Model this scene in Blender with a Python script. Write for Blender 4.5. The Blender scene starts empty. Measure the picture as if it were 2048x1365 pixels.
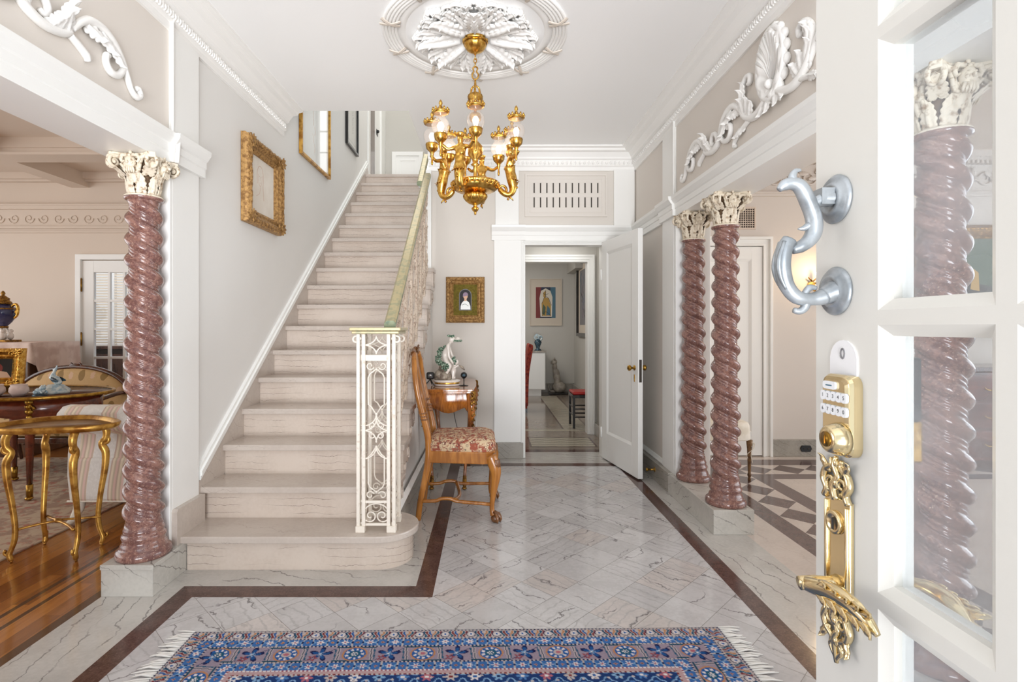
import bpy, bmesh, math, random
import numpy as np
from mathutils import Vector, Matrix
PI = math.pi
S = bpy.context.scene
C = S.collection
R = math.radians
sin, cos = math.sin, math.cos

# ---------------------------------------------------------------- mesh helpers
class MB:
    """collects shapes and links them as one mesh object"""
    def __init__(s):
        s.v, s.f, s.m, s.s = [], [], [], []
    def add(s, vf, mi=0, smooth=False, M=None):
        vs, fs = vf
        b = len(s.v)
        if M is not None:
            vs = [M @ Vector(p) for p in vs]
        s.v.extend(tuple(p) for p in vs)
        for f in fs:
            s.f.append(tuple(b + i for i in f)); s.m.append(mi); s.s.append(smooth)
        return s
    def box(s, x0, x1, y0, y1, z0, z1, mi=0, M=None):
        return s.add(box(x0, x1, y0, y1, z0, z1), mi, False, M)
    def tube(s, pts, r, n=8, mi=0, closed=False, M=None, flat=None):
        return s.add(tube(pts, r, n, closed, flat), mi, True, M)
    def lathe(s, prof, n=24, mi=0, M=None, fn=None, smooth=True, cap=True):
        return s.add(lathe(prof, n, fn, cap), mi, smooth, M)
    def ball(s, c, r, n=10, mi=0, M=None):
        return s.add(ball(c, r, n), mi, True, M)
    def mesh(s, name):
        me = bpy.data.meshes.new(name)
        me.from_pydata(s.v, [], s.f)
        me.polygons.foreach_set('material_index', s.m)
        me.polygons.foreach_set('use_smooth', s.s)
        bm = bmesh.new(); bm.from_mesh(me)
        bmesh.ops.recalc_face_normals(bm, faces=bm.faces)
        bm.to_mesh(me); bm.free()
        me.update()
        return me
    def build(s, name, mats, parent=None, bevel=0):
        return link(name, s.mesh(name), mats, parent, bevel)

def link(name, me, mats, parent=None, bevel=0):
    if not isinstance(mats, (list, tuple)): mats = [mats]
    for m in mats: me.materials.append(m)
    o = bpy.data.objects.new(name, me); C.objects.link(o)
    if parent is not None: o.parent = parent
    if bevel:
        b = o.modifiers.new('Bevel', 'BEVEL'); b.width = bevel; b.segments = 2; b.limit_method = 'ANGLE'; b.angle_limit = R(40)
        b.harden_normals = False
    return o

def tag(o, label=None, cat=None, group=None, kind=None):
    if label: o['label'] = label
    if cat: o['category'] = cat
    if group: o['group'] = group
    if kind: o['kind'] = kind
    return o

def thing(name, label, cat, loc=(0, 0, 0), rz=0, group=None, kind=None):
    o = bpy.data.objects.new(name, None); C.objects.link(o)
    o.empty_display_size = .1
    o.location = loc; o.rotation_euler = (0, 0, rz)
    return tag(o, label, cat, group, kind)

def children(o): return [c for c in bpy.data.objects if c.parent == o]
def dup(o, loc=None, rz=None, label=None, parent=None):
    c = o.copy(); C.objects.link(c)
    if parent is not None: c.parent = parent
    if loc is not None: c.location = loc
    if rz is not None: c.rotation_euler = (0, 0, rz)
    if label: c['label'] = label
    for ch in children(o): dup(ch, parent=c)
    return c

def box(x0, x1, y0, y1, z0, z1):
    v = [(x0,y0,z0),(x1,y0,z0),(x1,y1,z0),(x0,y1,z0),(x0,y0,z1),(x1,y0,z1),(x1,y1,z1),(x0,y1,z1)]
    return v, [(3,2,1,0),(4,5,6,7),(0,1,5,4),(1,2,6,5),(2,3,7,6),(3,0,4,7)]

def tube(pts, r, n=8, closed=False, flat=None):
    """tube along pts; r number or list; flat=(vector, k) squashes the section by k along that vector"""
    P = [Vector(p) for p in pts]; N = len(P)
    rs = r if isinstance(r, (list, tuple)) else [r] * N
    if len(rs) != N:
        rs = [rs[0] + (rs[-1]-rs[0]) * i/(N-1) for i in range(N)] if len(rs) == 2 else [np.interp(i/(N-1), np.linspace(0,1,len(rs)), rs) for i in range(N)]
    T = []
    for i in range(N):
        a = P[(i-1) % N] if (closed or i > 0) else P[i]
        b = P[(i+1) % N] if (closed or i < N-1) else P[i]
        t = b - a
        T.append(t.normalized() if t.length > 1e-9 else Vector((0,0,1)))
    u = T[0].orthogonal().normalized()
    vs, fs = [], []
    for i in range(N):
        u = (u - T[i] * u.dot(T[i]))
        u = u.normalized() if u.length > 1e-6 else T[i].orthogonal().normalized()
        w = T[i].cross(u)
        for k in range(n):
            a = 2*PI*k/n
            d = (u * cos(a) + w * sin(a)) * rs[i]
            if flat: d = d - flat[0] * d.dot(flat[0]) * (1 - flat[1])
            vs.append(P[i] + d)
    for i in range(N if closed else N-1):
        j = (i+1) % N
        for k in range(n):
            l = (k+1) % n
            fs.append((i*n+k, i*n+l, j*n+l, j*n+k))
    if not closed:
        fs.append(tuple(range(n-1, -1, -1))); fs.append(tuple((N-1)*n + k for k in range(n)))
    return vs, fs

def lathe(prof, n=24, fn=None, cap=True):
    """profile [(r,z)] about z; fn(angle, r, z) -> r"""
    vs, fs = [], []
    m = len(prof)
    for (r, z) in prof:
        for k in range(n):
            a = 2*PI*k/n
            q = fn(a, r, z) if fn else r
            vs.append((q*cos(a), q*sin(a), z))
    for i in range(m-1):
        for k in range(n):
            l = (k+1) % n
            fs.append((i*n+k, i*n+l, (i+1)*n+l, (i+1)*n+k))
    if cap and prof[0][0] > 1e-5: fs.append(tuple(range(n-1, -1, -1)))
    if cap and prof[-1][0] > 1e-5: fs.append(tuple((m-1)*n + k for k in range(n)))
    return vs, fs

def ball(c, r, n=10):
    if not isinstance(r, (tuple, list)): r = (r, r, r)
    vs, fs = [], []
    h = max(4, n*2//3)
    for i in range(h+1):
        t = PI*i/h
        for k in range(n):
            a = 2*PI*k/n
            vs.append((c[0]+r[0]*sin(t)*cos(a), c[1]+r[1]*sin(t)*sin(a), c[2]-r[2]*cos(t)))
    for i in range(h):
        for k in range(n):
            l = (k+1) % n
            fs.append((i*n+k, i*n+l, (i+1)*n+l, (i+1)*n+k))
    return vs, fs

def prism(poly, d0, d1, plane='XZ'):
    """polygon (a,b) swept between d0 and d1 on the third axis"""
    n = len(poly)
    f = {'XZ': lambda a,b,d:(a,d,b), 'YZ': lambda a,b,d:(d,a,b), 'XY': lambda a,b,d:(a,b,d)}[plane]
    vs = [f(a,b,d0) for a,b in poly] + [f(a,b,d1) for a,b in poly]
    fs = [tuple(range(n-1,-1,-1)), tuple(range(n, 2*n))] + [(i,(i+1)%n,n+(i+1)%n,n+i) for i in range(n)]
    return vs, fs

def ring_prism(outer, inner, d0, d1, plane='XZ'):
    """two outlines with the same number of points, filled between them"""
    n = len(outer)
    f = {'XZ': lambda a,b,d:(a,d,b), 'YZ': lambda a,b,d:(d,a,b), 'XY': lambda a,b,d:(a,b,d)}[plane]
    vs = [f(a,b,d) for d in (d0,d1) for L in (outer,inner) for a,b in L]
    fs = []
    for i in range(n):
        j = (i+1) % n
        fs += [(i,j,n+j,n+i),(2*n+i,3*n+i,3*n+j,2*n+j),(i,2*n+i,2*n+j,j),(n+i,n+j,3*n+j,3*n+i)]
    return vs, fs

def mould(prof, p0, p1, out):
    """profile (out, z) swept from p0 to p1; out = direction of projection"""
    p0, p1, out = Vector(p0), Vector(p1), Vector(out)
    vs = [p + out*o + Vector((0,0,z)) for p in (p0, p1) for (o, z) in prof]
    n = len(prof)
    fs = [tuple(range(n)), tuple(range(2*n-1, n-1, -1))] + [(i,(i+1)%n,n+(i+1)%n,n+i) for i in range(n)]
    return vs, fs

def arc(cx, cy, r, a0, a1, n=12):
    return [(cx + r*cos(R(a0+(a1-a0)*i/n)), cy + r*sin(R(a0+(a1-a0)*i/n))) for i in range(n+1)]
def spiral(cx, cy, r0, r1, a0, a1, n=24):
    return [(cx + (r0+(r1-r0)*i/n)*cos(R(a0+(a1-a0)*i/n)), cy + (r0+(r1-r0)*i/n)*sin(R(a0+(a1-a0)*i/n))) for i in range(n+1)]
def smooth(pts, k=6):
    """Catmull-Rom through pts (any dimension)"""
    P = [np.array(p, float) for p in pts]
    P = [2*P[0]-P[1]] + P + [2*P[-1]-P[-2]]
    out = []
    for i in range(1, len(P)-2):
        for j in range(k):
            t = j/k
            a,b,c,d = P[i-1],P[i],P[i+1],P[i+2]
            out.append(tuple(.5*((2*b)+(-a+c)*t+(2*a-5*b+4*c-d)*t*t+(-a+3*b-3*c+d)*t**3)))
    out.append(tuple(P[-2]))
    return out
def leaf(L, W, lobes=5, curl=.25, rise=.02, n=14, m=8, thick=.004, scal=.22):
    """acanthus leaf: x across, y along, z out; the tip curls over"""
    vs, fs = [], []
    for side in (0, 1):
        for i in range(n*2+1):
            t = i/(n*2)
            w = W*.5*(sin(PI*min(1, t*.86+.14)**.8)**.6)*(1-scal+scal*abs(sin(PI*lobes*t)))
            if t > .97: w *= .5
            for j in range(m+1):
                q = j/m*2-1
                y = L*(t - .0) ; z = rise*sin(PI*t*.7)+ rise*.8*(1-abs(q))*(1-.5*t) + rise*.25*cos(q*PI*2.5)*(1-t)
                a = max(0, t-.6)/.4
                z += curl*L*a*a*.55; y -= curl*L*a*a*.35
                vs.append((w*q, y, z - (thick if side else 0)))
    K = (n*2+1)*(m+1)
    for s in (0,1):
        for i in range(n*2):
            for j in range(m):
                a = s*K+i*(m+1)+j
                fs.append((a,a+1,a+m+2,a+m+1))
    for i in range(n*2):
        for j in (0, m):
            a = i*(m+1)+j
            fs.append((a, a+m+1, K+a+m+1, K+a))
    for j in range(m):
        for i in (0, n*2):
            a = i*(m+1)+j
            fs.append((a, a+1, K+a+1, K+a))
    return vs, fs
def xf(loc=(0,0,0), rx=0, ry=0, rz=0, s=1):
    sc = s if isinstance(s, (tuple, list)) else (s, s, s)
    return Matrix.Translation(loc) @ Matrix.Rotation(rz,4,'Z') @ Matrix.Rotation(ry,4,'Y') @ Matrix.Rotation(rx,4,'X') @ Matrix.Diagonal((*sc,1))
def frame(o, ex, ey, ez):
    M = Matrix.Identity(4)
    for i in range(3):
        M[i][0], M[i][1], M[i][2], M[i][3] = ex[i], ey[i], ez[i], o[i]
    return M

def skin(nodes, edges, sub=2, extra=()):
    """continuous body grown on a skeleton: nodes {name:(x,y,z,r)} -> mesh data"""
    me = bpy.data.meshes.new('body')
    bm = bmesh.new()
    lay = bm.verts.layers.skin.verify()
    V = {}
    for i, (k, q) in enumerate(nodes.items()):
        v = bm.verts.new(q[:3]); v[lay].radius = (q[3], q[3] if len(q) < 5 else q[4]); v[lay].use_root = (i == 0); V[k] = v
    for a, b in edges: bm.edges.new((V[a], V[b]))
    bm.to_mesh(me); bm.free()
    o = bpy.data.objects.new('body_tmp', me); C.objects.link(o)
    sk = o.modifiers.new('Skin', 'SKIN'); sk.use_smooth_shade = True
    su = o.modifiers.new('Sub', 'SUBSURF'); su.levels = sub; su.render_levels = sub
    bpy.context.view_layer.update()
    dg = bpy.context.evaluated_depsgraph_get()
    out = bpy.data.meshes.new_from_object(o.evaluated_get(dg))
    bpy.data.objects.remove(o); bpy.data.meshes.remove(me)
    if extra:
        m = MB(); m.add(([tuple(v.co) for v in out.vertices], [tuple(p.vertices) for p in out.polygons]), 0, True)
        for c, r in extra: m.ball(c, r, 12)
        bpy.data.meshes.remove(out); out = m.mesh('body')
    for p in out.polygons: p.use_smooth = True
    return out

def text_mesh(body, size, depth=.0004):
    cu = bpy.data.curves.new('t', 'FONT'); cu.body = body; cu.size = size; cu.extrude = depth; cu.align_x = 'CENTER'; cu.align_y = 'CENTER'
    o = bpy.data.objects.new('t', cu); C.objects.link(o)
    bpy.context.view_layer.update()
    me = bpy.data.meshes.new_from_object(o.evaluated_get(bpy.context.evaluated_depsgraph_get()))
    vs = [tuple(v.co) for v in me.vertices]; fs = [tuple(p.vertices) for p in me.polygons]
    bpy.data.objects.remove(o); bpy.data.curves.remove(cu); bpy.data.meshes.remove(me)
    return vs, fs

# ---------------------------------------------------------------- node helpers
def srgb(r, g, b):
    f = lambda c: (c/255/12.92) if c/255 <= .04045 else ((c/255+.055)/1.055)**2.4
    return (f(r), f(g), f(b), 1)
class E:
    """a scalar socket with arithmetic"""
    def __init__(s, nt, sock): s.nt, s.k = nt, sock
    def _m(s, op, o=None, c=None, rev=False):
        n = s.nt.nodes.new('ShaderNodeMath'); n.operation = op
        ins = [s, o] if not rev else [o, s]
        if c is not None: ins.append(c)
        for i, q in enumerate(ins):
            if q is None: continue
            if isinstance(q, E): s.nt.links.new(q.k, n.inputs[i])
            else: n.inputs[i].default_value = q
        return E(s.nt, n.outputs[0])
    def __add__(s,o): return s._m('ADD',o)
    __radd__ = __add__
    def __mul__(s,o): return s._m('MULTIPLY',o)
    __rmul__ = __mul__
    def __sub__(s,o): return s._m('SUBTRACT',o)
    def __rsub__(s,o): return s._m('SUBTRACT',o,rev=True)
    def __truediv__(s,o): return s._m('DIVIDE',o)
    def floor(s): return s._m('FLOOR')
    def fract(s): return s._m('FRACT')
    def abs(s): return s._m('ABSOLUTE')
    def gt(s,o): return s._m('GREATER_THAN',o)
    def lt(s,o): return s._m('LESS_THAN',o)
    def mn(s,o): return s._m('MINIMUM',o)
    def mx(s,o): return s._m('MAXIMUM',o)
    def sin(s): return s._m('SINE')
    def pw(s,o): return s._m('POWER',o)
    def step(s, a, b):
        n = s.nt.nodes.new('ShaderNodeMapRange'); n.interpolation_type = 'SMOOTHSTEP'
        s.nt.links.new(s.k, n.inputs[0]); n.inputs[1].default_value = a; n.inputs[2].default_value = b
        return E(s.nt, n.outputs[0])
class Mt:
    """material builder"""
    def __init__(s, name, col=(.8,.8,.8,1), rough=.5, metal=0, spec=.5, coat=0):
        s.mat = bpy.data.materials.new(name); s.mat.use_nodes = True
        s.nt = s.mat.node_tree; s.b = s.nt.nodes['Principled BSDF']
        s.b.inputs['Base Color'].default_value = col; s.b.inputs['Roughness'].default_value = rough
        s.b.inputs['Metallic'].default_value = metal; s.b.inputs['Specular IOR Level'].default_value = spec
        s.b.inputs['Coat Weight'].default_value = coat; s.b.inputs['Coat Roughness'].default_value = .08
        s._co = None
    def co(s):
        if s._co is None: s._co = s.nt.nodes.new('ShaderNodeTexCoord').outputs['Object']
        return s._co
    def xyz(s):
        n = s.nt.nodes.new('ShaderNodeSeparateXYZ'); s.nt.links.new(s.co(), n.inputs[0])
        return [E(s.nt, n.outputs[i]) for i in range(3)]
    def vec(s, x, y, z=0):
        n = s.nt.nodes.new('ShaderNodeCombineXYZ')
        for i, q in enumerate((x, y, z)):
            if isinstance(q, E): s.nt.links.new(q.k, n.inputs[i])
            else: n.inputs[i].default_value = q
        return n.outputs[0]
    def noise(s, scale=5, detail=4, rough=.55, vec=None, dist=0):
        n = s.nt.nodes.new('ShaderNodeTexNoise'); n.inputs['Scale'].default_value = scale; n.inputs['Detail'].default_value = detail
        n.inputs['Roughness'].default_value = rough; n.inputs['Distortion'].default_value = dist
        s.nt.links.new(vec if vec is not None else s.co(), n.inputs['Vector'])
        return E(s.nt, n.outputs['Fac'])
    def voro(s, scale=50, vec=None, out='Distance', feat='F1'):
        n = s.nt.nodes.new('ShaderNodeTexVoronoi'); n.inputs['Scale'].default_value = scale; n.feature = feat
        s.nt.links.new(vec if vec is not None else s.co(), n.inputs['Vector'])
        return E(s.nt, n.outputs[out])
    def white(s, vec):
        n = s.nt.nodes.new('ShaderNodeTexWhiteNoise'); s.nt.links.new(vec, n.inputs['Vector'])
        return E(s.nt, n.outputs['Value'])
    def mix(s, f, a, b):
        n = s.nt.nodes.new('ShaderNodeMix'); n.data_type = 'RGBA'
        for i, q in ((0, f), (6, a), (7, b)):
            if isinstance(q, E): s.nt.links.new(q.k, n.inputs[i])
            elif hasattr(q, 'is_linked'): s.nt.links.new(q, n.inputs[i])
            else: n.inputs[i].default_value = q
        return n.outputs[2]
    def color(s, sock): s.nt.links.new(sock, s.b.inputs['Base Color']); return s
    def rough(s, e): s.nt.links.new(e.k, s.b.inputs['Roughness']); return s
    def bump(s, e, strength=.3, dist=.01):
        n = s.nt.nodes.new('ShaderNodeBump'); n.inputs['Strength'].default_value = strength; n.inputs['Distance'].default_value = dist
        s.nt.links.new(e.k, n.inputs['Height']); s.nt.links.new(n.outputs[0], s.b.inputs['Normal']); return s
# ---------------------------------------------------------------- materials
def paint(name, rgb, rough=.55, bump=.05):
    m = Mt(name, srgb(*rgb), rough)
    n = m.noise(140, 2)
    m.bump(n, bump, .002)
    return m.mat
def two(name, a, b, scale=8, rough=.4, metal=0, detail=5, lo=.4, hi=.6, bump=0, coat=0, bscale=None, bd=.004):
    m = Mt(name, srgb(*a), rough, metal, coat=coat)
    n = m.noise(scale, detail)
    m.color(m.mix(n.step(lo, hi), srgb(*a), srgb(*b)))
    if bump: m.bump(m.noise(bscale or scale*3, 4), bump, bd)
    return m.mat
def lines(m, u, noise_amt, freq, width, nscale, seed=None):
    """thin wandering veins along one direction"""
    x, y, z = m.xyz()
    v = m.vec(x, y, z) if seed is None else m.vec(x + seed*7.3, y + seed*3.1, z)
    n = m.noise(nscale, 5, .6, v)
    k = m.noise(nscale*.7, 2, .5, v)
    t = (u*freq + n*noise_amt + (0 if seed is None else seed*9.0)).fract()
    d = (t - .5).abs()
    return (1 - d.step(width*.3, width)) * k.step(.40, .54)
def marble(name, base, alt, vein, rot=30, freq=9, width=.05, rough=.18, amt=2.2, nscale=5, tilt=.4, vs=.8):
    m = Mt(name, srgb(*base), rough)
    x, y, z = m.xyz()
    a = R(rot)
    u = x*cos(a) + y*sin(a) + z*tilt
    g = m.noise(3.5, 4)
    f = m.noise(60, 3)
    c = m.mix((g*.7 + f*.3).step(.35, .68), srgb(*base), srgb(*alt))
    v = lines(m, u, amt, freq, width, nscale)
    m.color(m.mix(v*vs, c, srgb(*vein)))
    return m.mat
def specked(name, base, dark, light, scale=120, rough=.25, coat=0):
    m = Mt(name, srgb(*base), rough, coat=coat)
    n1 = m.noise(scale*.55, 5, .7); n2 = m.noise(scale, 3, .7); n3 = m.noise(scale*.12, 3)
    c = m.mix((n1*.6+n3*.4).step(.42, .58), srgb(*base), srgb(*dark))
    m.color(m.mix(n2.step(.58, .70)*.8, c, srgb(*light)))
    return m.mat
def wood(name, a, b, axis='x', scale=14, rough=.28, coat=.3, burl=0):
    m = Mt(name, srgb(*a), rough, coat=coat)
    x, y, z = m.xyz()
    st = {'x': (.12,1,1), 'y': (1,.12,1), 'z': (1,1,.12)}[axis]
    v = m.vec(x*st[0], y*st[1], z*st[2])
    n = m.noise(scale*3, 5, .6, v, .6 + burl)
    k = m.noise(scale*.5, 3, .5, None, burl)
    m.color(m.mix((n*.6+k*.4).step(.36, .62), srgb(*a), srgb(*b)))
    return m.mat

M = {}
M['white'] = paint('white_gloss_paint', (241,241,238), .35)
M['ceil'] = paint('ceiling_paint', (247,247,246), .7)
M['beige'] = paint('warm_grey_wall_paint', (221,215,207), .6)
M['panel'] = paint('frieze_panel_paint', (224,217,209), .6)
M['doorpaint'] = paint('front_door_paint', (229,227,221), .35)
M['wallw'] = paint('pale_wall_paint', (232,231,228), .6)
M['pinkw'] = paint('pinkish_wall_paint', (218,203,188), .6)
M['dinw'] = paint('dining_wall_paint', (216,208,200), .6)
M['backw'] = paint('back_wall_paint', (218,212,204), .6)
M['hallw'] = paint('grey_hall_paint', (196,193,186), .6)
M['plaster'] = paint('white_plaster', (244,243,240), .5)
M['vent'] = paint('vent_dark', (60,52,46), .7)
M['black'] = Mt('black_plastic', srgb(18,18,20), .3).mat
M['dark'] = Mt('dark_void', srgb(40,34,30), .8).mat

# grey veined marble in several directions
GM, GA, GV = (198,195,190), (180,176,171), (112,108,106)
M['marbleY'] = marble('grey_veined_marble', GM, GA, GV, 12, 11, .05, .14, 2.2, 4, .2)
M['marbleX'] = marble('grey_veined_marble_cross', GM, GA, GV, 75, 11, .05, .14, 2.2, 4, .2)
M['plinth'] = marble('plinth_marble', (200,197,190), (180,177,170), (104,100,96), 40, 10, .04, .2, 1.8, 5, 1.2)
M['skirt'] = marble('skirting_marble', (168,163,154), (146,141,132), (98,92,86), 10, 12, .05, .22, 1.6, 5, 1.5, .6)
M['stair'] = marble('beige_stair_marble', (209,196,184), (197,182,169), (112,98,88), 88, 3, .03, .22, 1.5, 5, 8.0, .9)
M['stair2'] = marble('beige_tread_marble', (200,189,179), (188,176,166), (140,126,116), 80, 5, .015, .16, 1.6, 6, 2.0, .5)
M['pinkmarble'] = marble('pale_pink_marble', (210,199,190), (196,184,175), (168,150,142), 10, 5, .03, .14, 1.2, 4, .2, .35)
M['brownstone'] = specked('brown_granite', (96,72,66), (78,57,52), (132,108,100), 150, .14)
M['darkmarble'] = specked('dark_brown_marble', (104,84,80), (86,68,64), (132,112,106), 120, .14)
M['hallmarble'] = marble('brown_grey_marble', (142,128,115), (124,111,99), (92,80,70), 60, 5, .04, .12, 1.6, 4, .2, .5)
M['porphyry'] = specked('red_porphyry_marble', (147,108,97), (110,76,72), (208,178,158), 130, .16, .3)

def mosaic_mat():
    m = Mt('mosaic_tile', srgb(176,168,150), .25)
    x, y, z = m.xyz()
    w = ((x*26.0).sin()*.35 + (y*34.0)).sin()
    d = m.voro(150, out='Distance', feat='DISTANCE_TO_EDGE')
    c = m.mix(w.abs().lt(.35), srgb(188,180,162), srgb(112,102,88))
    m.color(m.mix(d.lt(.035), c, srgb(96,86,74)))
    return m.mat
M['mosaic'] = mosaic_mat()

def diamond_floor():
    m = Mt('diamond_laid_marble_tile', srgb(200,195,189), .13)
    x, y, z = m.xyz()
    q = 1/(.197*math.sqrt(2)*1.0)
    u = (x - .021 + y - 2.461)*q*1.0; v = (x - .021 - y + 2.461)*q*1.0
    cell = m.vec(u.floor(), v.floor(), 0)
    r1 = m.white(cell); r2 = m.white(m.vec(u.floor()+17.3, v.floor()+5.1, 2.0)); r3 = m.white(m.vec(u.floor()+3.7, v.floor()+41.1, 5.0))
    pick = r1.gt(.42)
    along = u*pick + v*(1-pick)
    vv = m.vec(x + r2*31.0, y + r3*17.0, r1*9.0)
    n = m.noise(7, 6, .62, vv); k = m.noise(4.5, 2, .5, vv); fine = m.noise(55, 3, .6, vv)
    t = (along*1.5 + n*1.5 + r2*9.0).fract()
    d = (t - .5).abs()
    vein = (1 - d.step(.012, .045)) * k.step(.46, .58)
    t2 = (along*4.0 + n*2.2 + r3*5.0).fract()
    vein2 = (1 - (t2-.5).abs().step(.03, .12)) * r3.gt(.35) * .45
    base = m.mix(r2, srgb(210,209,210), srgb(192,190,191))
    base = m.mix(r3.gt(.86)*.4, base, srgb(206,190,180))
    base = m.mix(((n*.6+fine*.4).step(.4,.62))*.35, base, srgb(166,163,163))
    c = m.mix(vein2, base, srgb(160,157,158))
    c = m.mix(vein*.85, c, srgb(112,107,108))
    fu = ((u.fract() - .5).abs()); fv = ((v.fract() - .5).abs())
    g = fu.mx(fv).gt(.494)
    c = m.mix(g*.75, c, srgb(118,112,106))
    m.color(c)
    return m.mat
M['diamond'] = diamond_floor()

def parquet():
    m = Mt('oak_parquet', srgb(166,104,48), .2, coat=.35)
    x, y, z = m.xyz()
    b = (x*14.0).floor()
    r = m.white(m.vec(b, (y*1.3 + b*.37).floor(), 0))
    n = m.noise(40, 4, .6, m.vec(x*1.0, y*.12, r*9.0), .5)
    c = m.mix((n*.5 + r*.5).step(.25,.75), srgb(176,112,52), srgb(132,78,34))
    e = ((x*14.0).fract()-.5).abs().gt(.485)
    m.color(m.mix(e*.6, c, srgb(84,48,22)))
    return m.mat
M['parquet'] = parquet()
M['inlay'] = Mt('dark_inlay_wood', srgb(78,48,28), .25, coat=.3).mat

M['gold'] = two('polished_gilt_bronze', (232,188,100), (190,138,58), 40, .24, 1, 4, .35, .65, .12, 0, 160)
M['brass'] = Mt('bright_brass', srgb(236,216,172), .16, 1).mat
M['brass2'] = two('old_brass', (190,150,70), (140,104,44), 30, .3, 1, 4, .35, .65)
M['giltframe'] = two('antique_gilt_frame', (186,146,90), (138,100,56), 55, .48, .35, 5, .4, .62, .5, 0, 130)
M['giltdark'] = two('dark_gilt', (168,124,54), (104,70,32), 60, .42, .75, 5, .4, .62, .4, 0, 130)
M['giltwood'] = two('gilded_wood', (212,164,80), (150,100,38), 18, .32, .7, 5, .38, .66)
M['trayface'] = two('antique_gold_tray', (156,116,56), (128,90,42), 12, .32, .6)
M['pewter'] = two('weathered_grey_metal', (182,188,193), (146,152,157), 24, .38, .55, 5, .38, .66, .06)
M['chrome'] = Mt('steel', srgb(190,190,192), .2, 1).mat
M['iron'] = two('cream_painted_iron', (232,224,212), (208,194,178), 40, .5, 0, 4, .55, .75)
M['ironold'] = two('worn_cream_iron', (222,206,188), (178,150,130), 60, .6, 0, 5, .48, .66)
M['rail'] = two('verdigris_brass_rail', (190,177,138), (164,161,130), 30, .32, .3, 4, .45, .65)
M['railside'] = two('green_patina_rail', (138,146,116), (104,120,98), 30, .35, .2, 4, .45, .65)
M['ivory'] = two('ivory_carving', (230,219,199), (150,122,90), 46, .6, 0, 4, .5, .72)
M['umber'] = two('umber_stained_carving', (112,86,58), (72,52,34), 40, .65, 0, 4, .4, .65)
M['chairwood'] = wood('golden_walnut', (190,126,54), (148,90,32), 'z', 10, .26, .4)
M['chaircarve'] = wood('carved_walnut', (140,90,44), (100,60,28), 'z', 14, .3, .4)
M['burl'] = wood('burl_walnut_veneer', (188,116,48), (128,68,24), 'z', 9, .16, .6, 2.5)
M['mahogany'] = wood('dark_mahogany', (92,46,24), (58,28,16), 'z', 9, .2, .5)
M['redwood'] = wood('red_mahogany', (122,56,34), (84,36,22), 'x', 9, .2, .5)
M['deskwood'] = wood('brown_cabinet_wood', (108,72,42), (78,48,28), 'z', 9, .3, .3)
M['ebony'] = Mt('black_lacquer', srgb(22,19,18), .25, coat=.3).mat
M['redleather'] = Mt('red_leather', srgb(168,32,28), .35).mat
M['white_cloth'] = two('cream_cloth', (238,232,220), (224,216,200), 10, .9)
M['pinkcloth'] = two('pale_pink_cloth', (228,208,198), (210,186,176), 8, .9)
M['paper'] = two('cream_paper', (238,232,222), (228,220,208), 3, .8)
M['paperw'] = Mt('white_paper', srgb(236,236,232), .25, coat=.6).mat
M['sketch'] = Mt('sanguine_chalk', srgb(206,166,140), .9).mat
M['matboard'] = Mt('cream_mat_board', srgb(214,202,186), .7).mat
M['olive'] = two('olive_velvet', (118,104,34), (98,86,26), 60, .9)
M['porc'] = Mt('white_porcelain', srgb(240,232,224), .2, coat=.4).mat
M['porcgreen'] = two('green_leaf_porcelain', (58,92,72), (170,190,170), 90, .25, 0, 3, .45, .6)
M['porcrock'] = two('grey_brown_porcelain', (168,156,140), (120,106,94), 30, .3, 0, 4, .4, .6)
M['porcblue'] = two('blue_grey_porcelain', (150,176,190), (206,216,214), 30, .2, 0, 4, .4, .6, coat=.4)
M['cobalt'] = two('cobalt_blue_porcelain', (38,44,88), (58,62,104), 20, .15, 0, coat=.5)
M['stonegrey'] = two('grey_glazed_ceramic', (176,168,156), (146,138,128), 12, .35)
M['bluegreen'] = two('blue_green_glass', (70,98,112), (36,52,64), 30, .2)
M['hairred'] = Mt('painted_red', srgb(132,44,30), .6).mat
M['skin'] = Mt('painted_flesh', srgb(222,180,150), .6).mat
M['ink'] = Mt('ink_black', srgb(46,44,46), .7).mat
for k, c in (('p_red',(124,40,40)),('p_blue',(70,110,130)),('p_navy',(40,46,70)),('p_ochre',(186,148,70)),('p_cream',(222,214,198)),('p_green',(70,92,72)),('p_grey',(128,126,128)),('p_lilac',(150,130,150))):
    M[k] = Mt(k[2:]+'_pigment', srgb(*c), .6).mat

def stripes():
    m = Mt('striped_damask', srgb(226,216,206), .8)
    x, y, z = m.xyz()
    u = x + (z*9.0).sin()*.02
    t = (u*4.4 + .1).fract()
    s1 = t.lt(.42)
    fine = ((u*42.0).fract()).lt(.45)
    wide = ((u*21.0 + .3).fract()).lt(.5)
    damask = m.noise(26, 3, .6, None, 2.0).step(.5, .58)
    base = m.mix(damask*.5, srgb(222,218,212), srgb(236,233,228))
    st = m.mix(wide, srgb(224,194,184), srgb(230,216,194))
    st = m.mix(fine*.5, st, srgb(176,160,136))
    m.color(m.mix(s1, base, st))
    return m.mat
M['stripes'] = stripes()
def medallion_cloth():
    m = Mt('gold_medallion_damask', srgb(170,140,90), .7)
    x, y, z = m.xyz()
    u = x*10.0; v = z*7.0
    r = v.floor(); odd = ((r*.5).fract()).gt(.25)
    fu = (u + odd*.5).fract() - .5; fv = v.fract() - .5
    d = (fu*fu*6.5 + fv*fv*4.6)
    n = m.noise(70, 3)
    c = m.mix(n*.7, srgb(206,172,122), srgb(188,152,100))
    e = (d + n*.3).lt(.72)
    alt = (((u + odd*.5).floor()*.5 + r*.25).fract()).gt(.4)
    c = m.mix(e*alt, c, srgb(146,116,66))
    c = m.mix(((d + n*.6).lt(.55))*(1-alt), c, srgb(212,178,148))
    m.color(c)
    return m.mat
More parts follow.
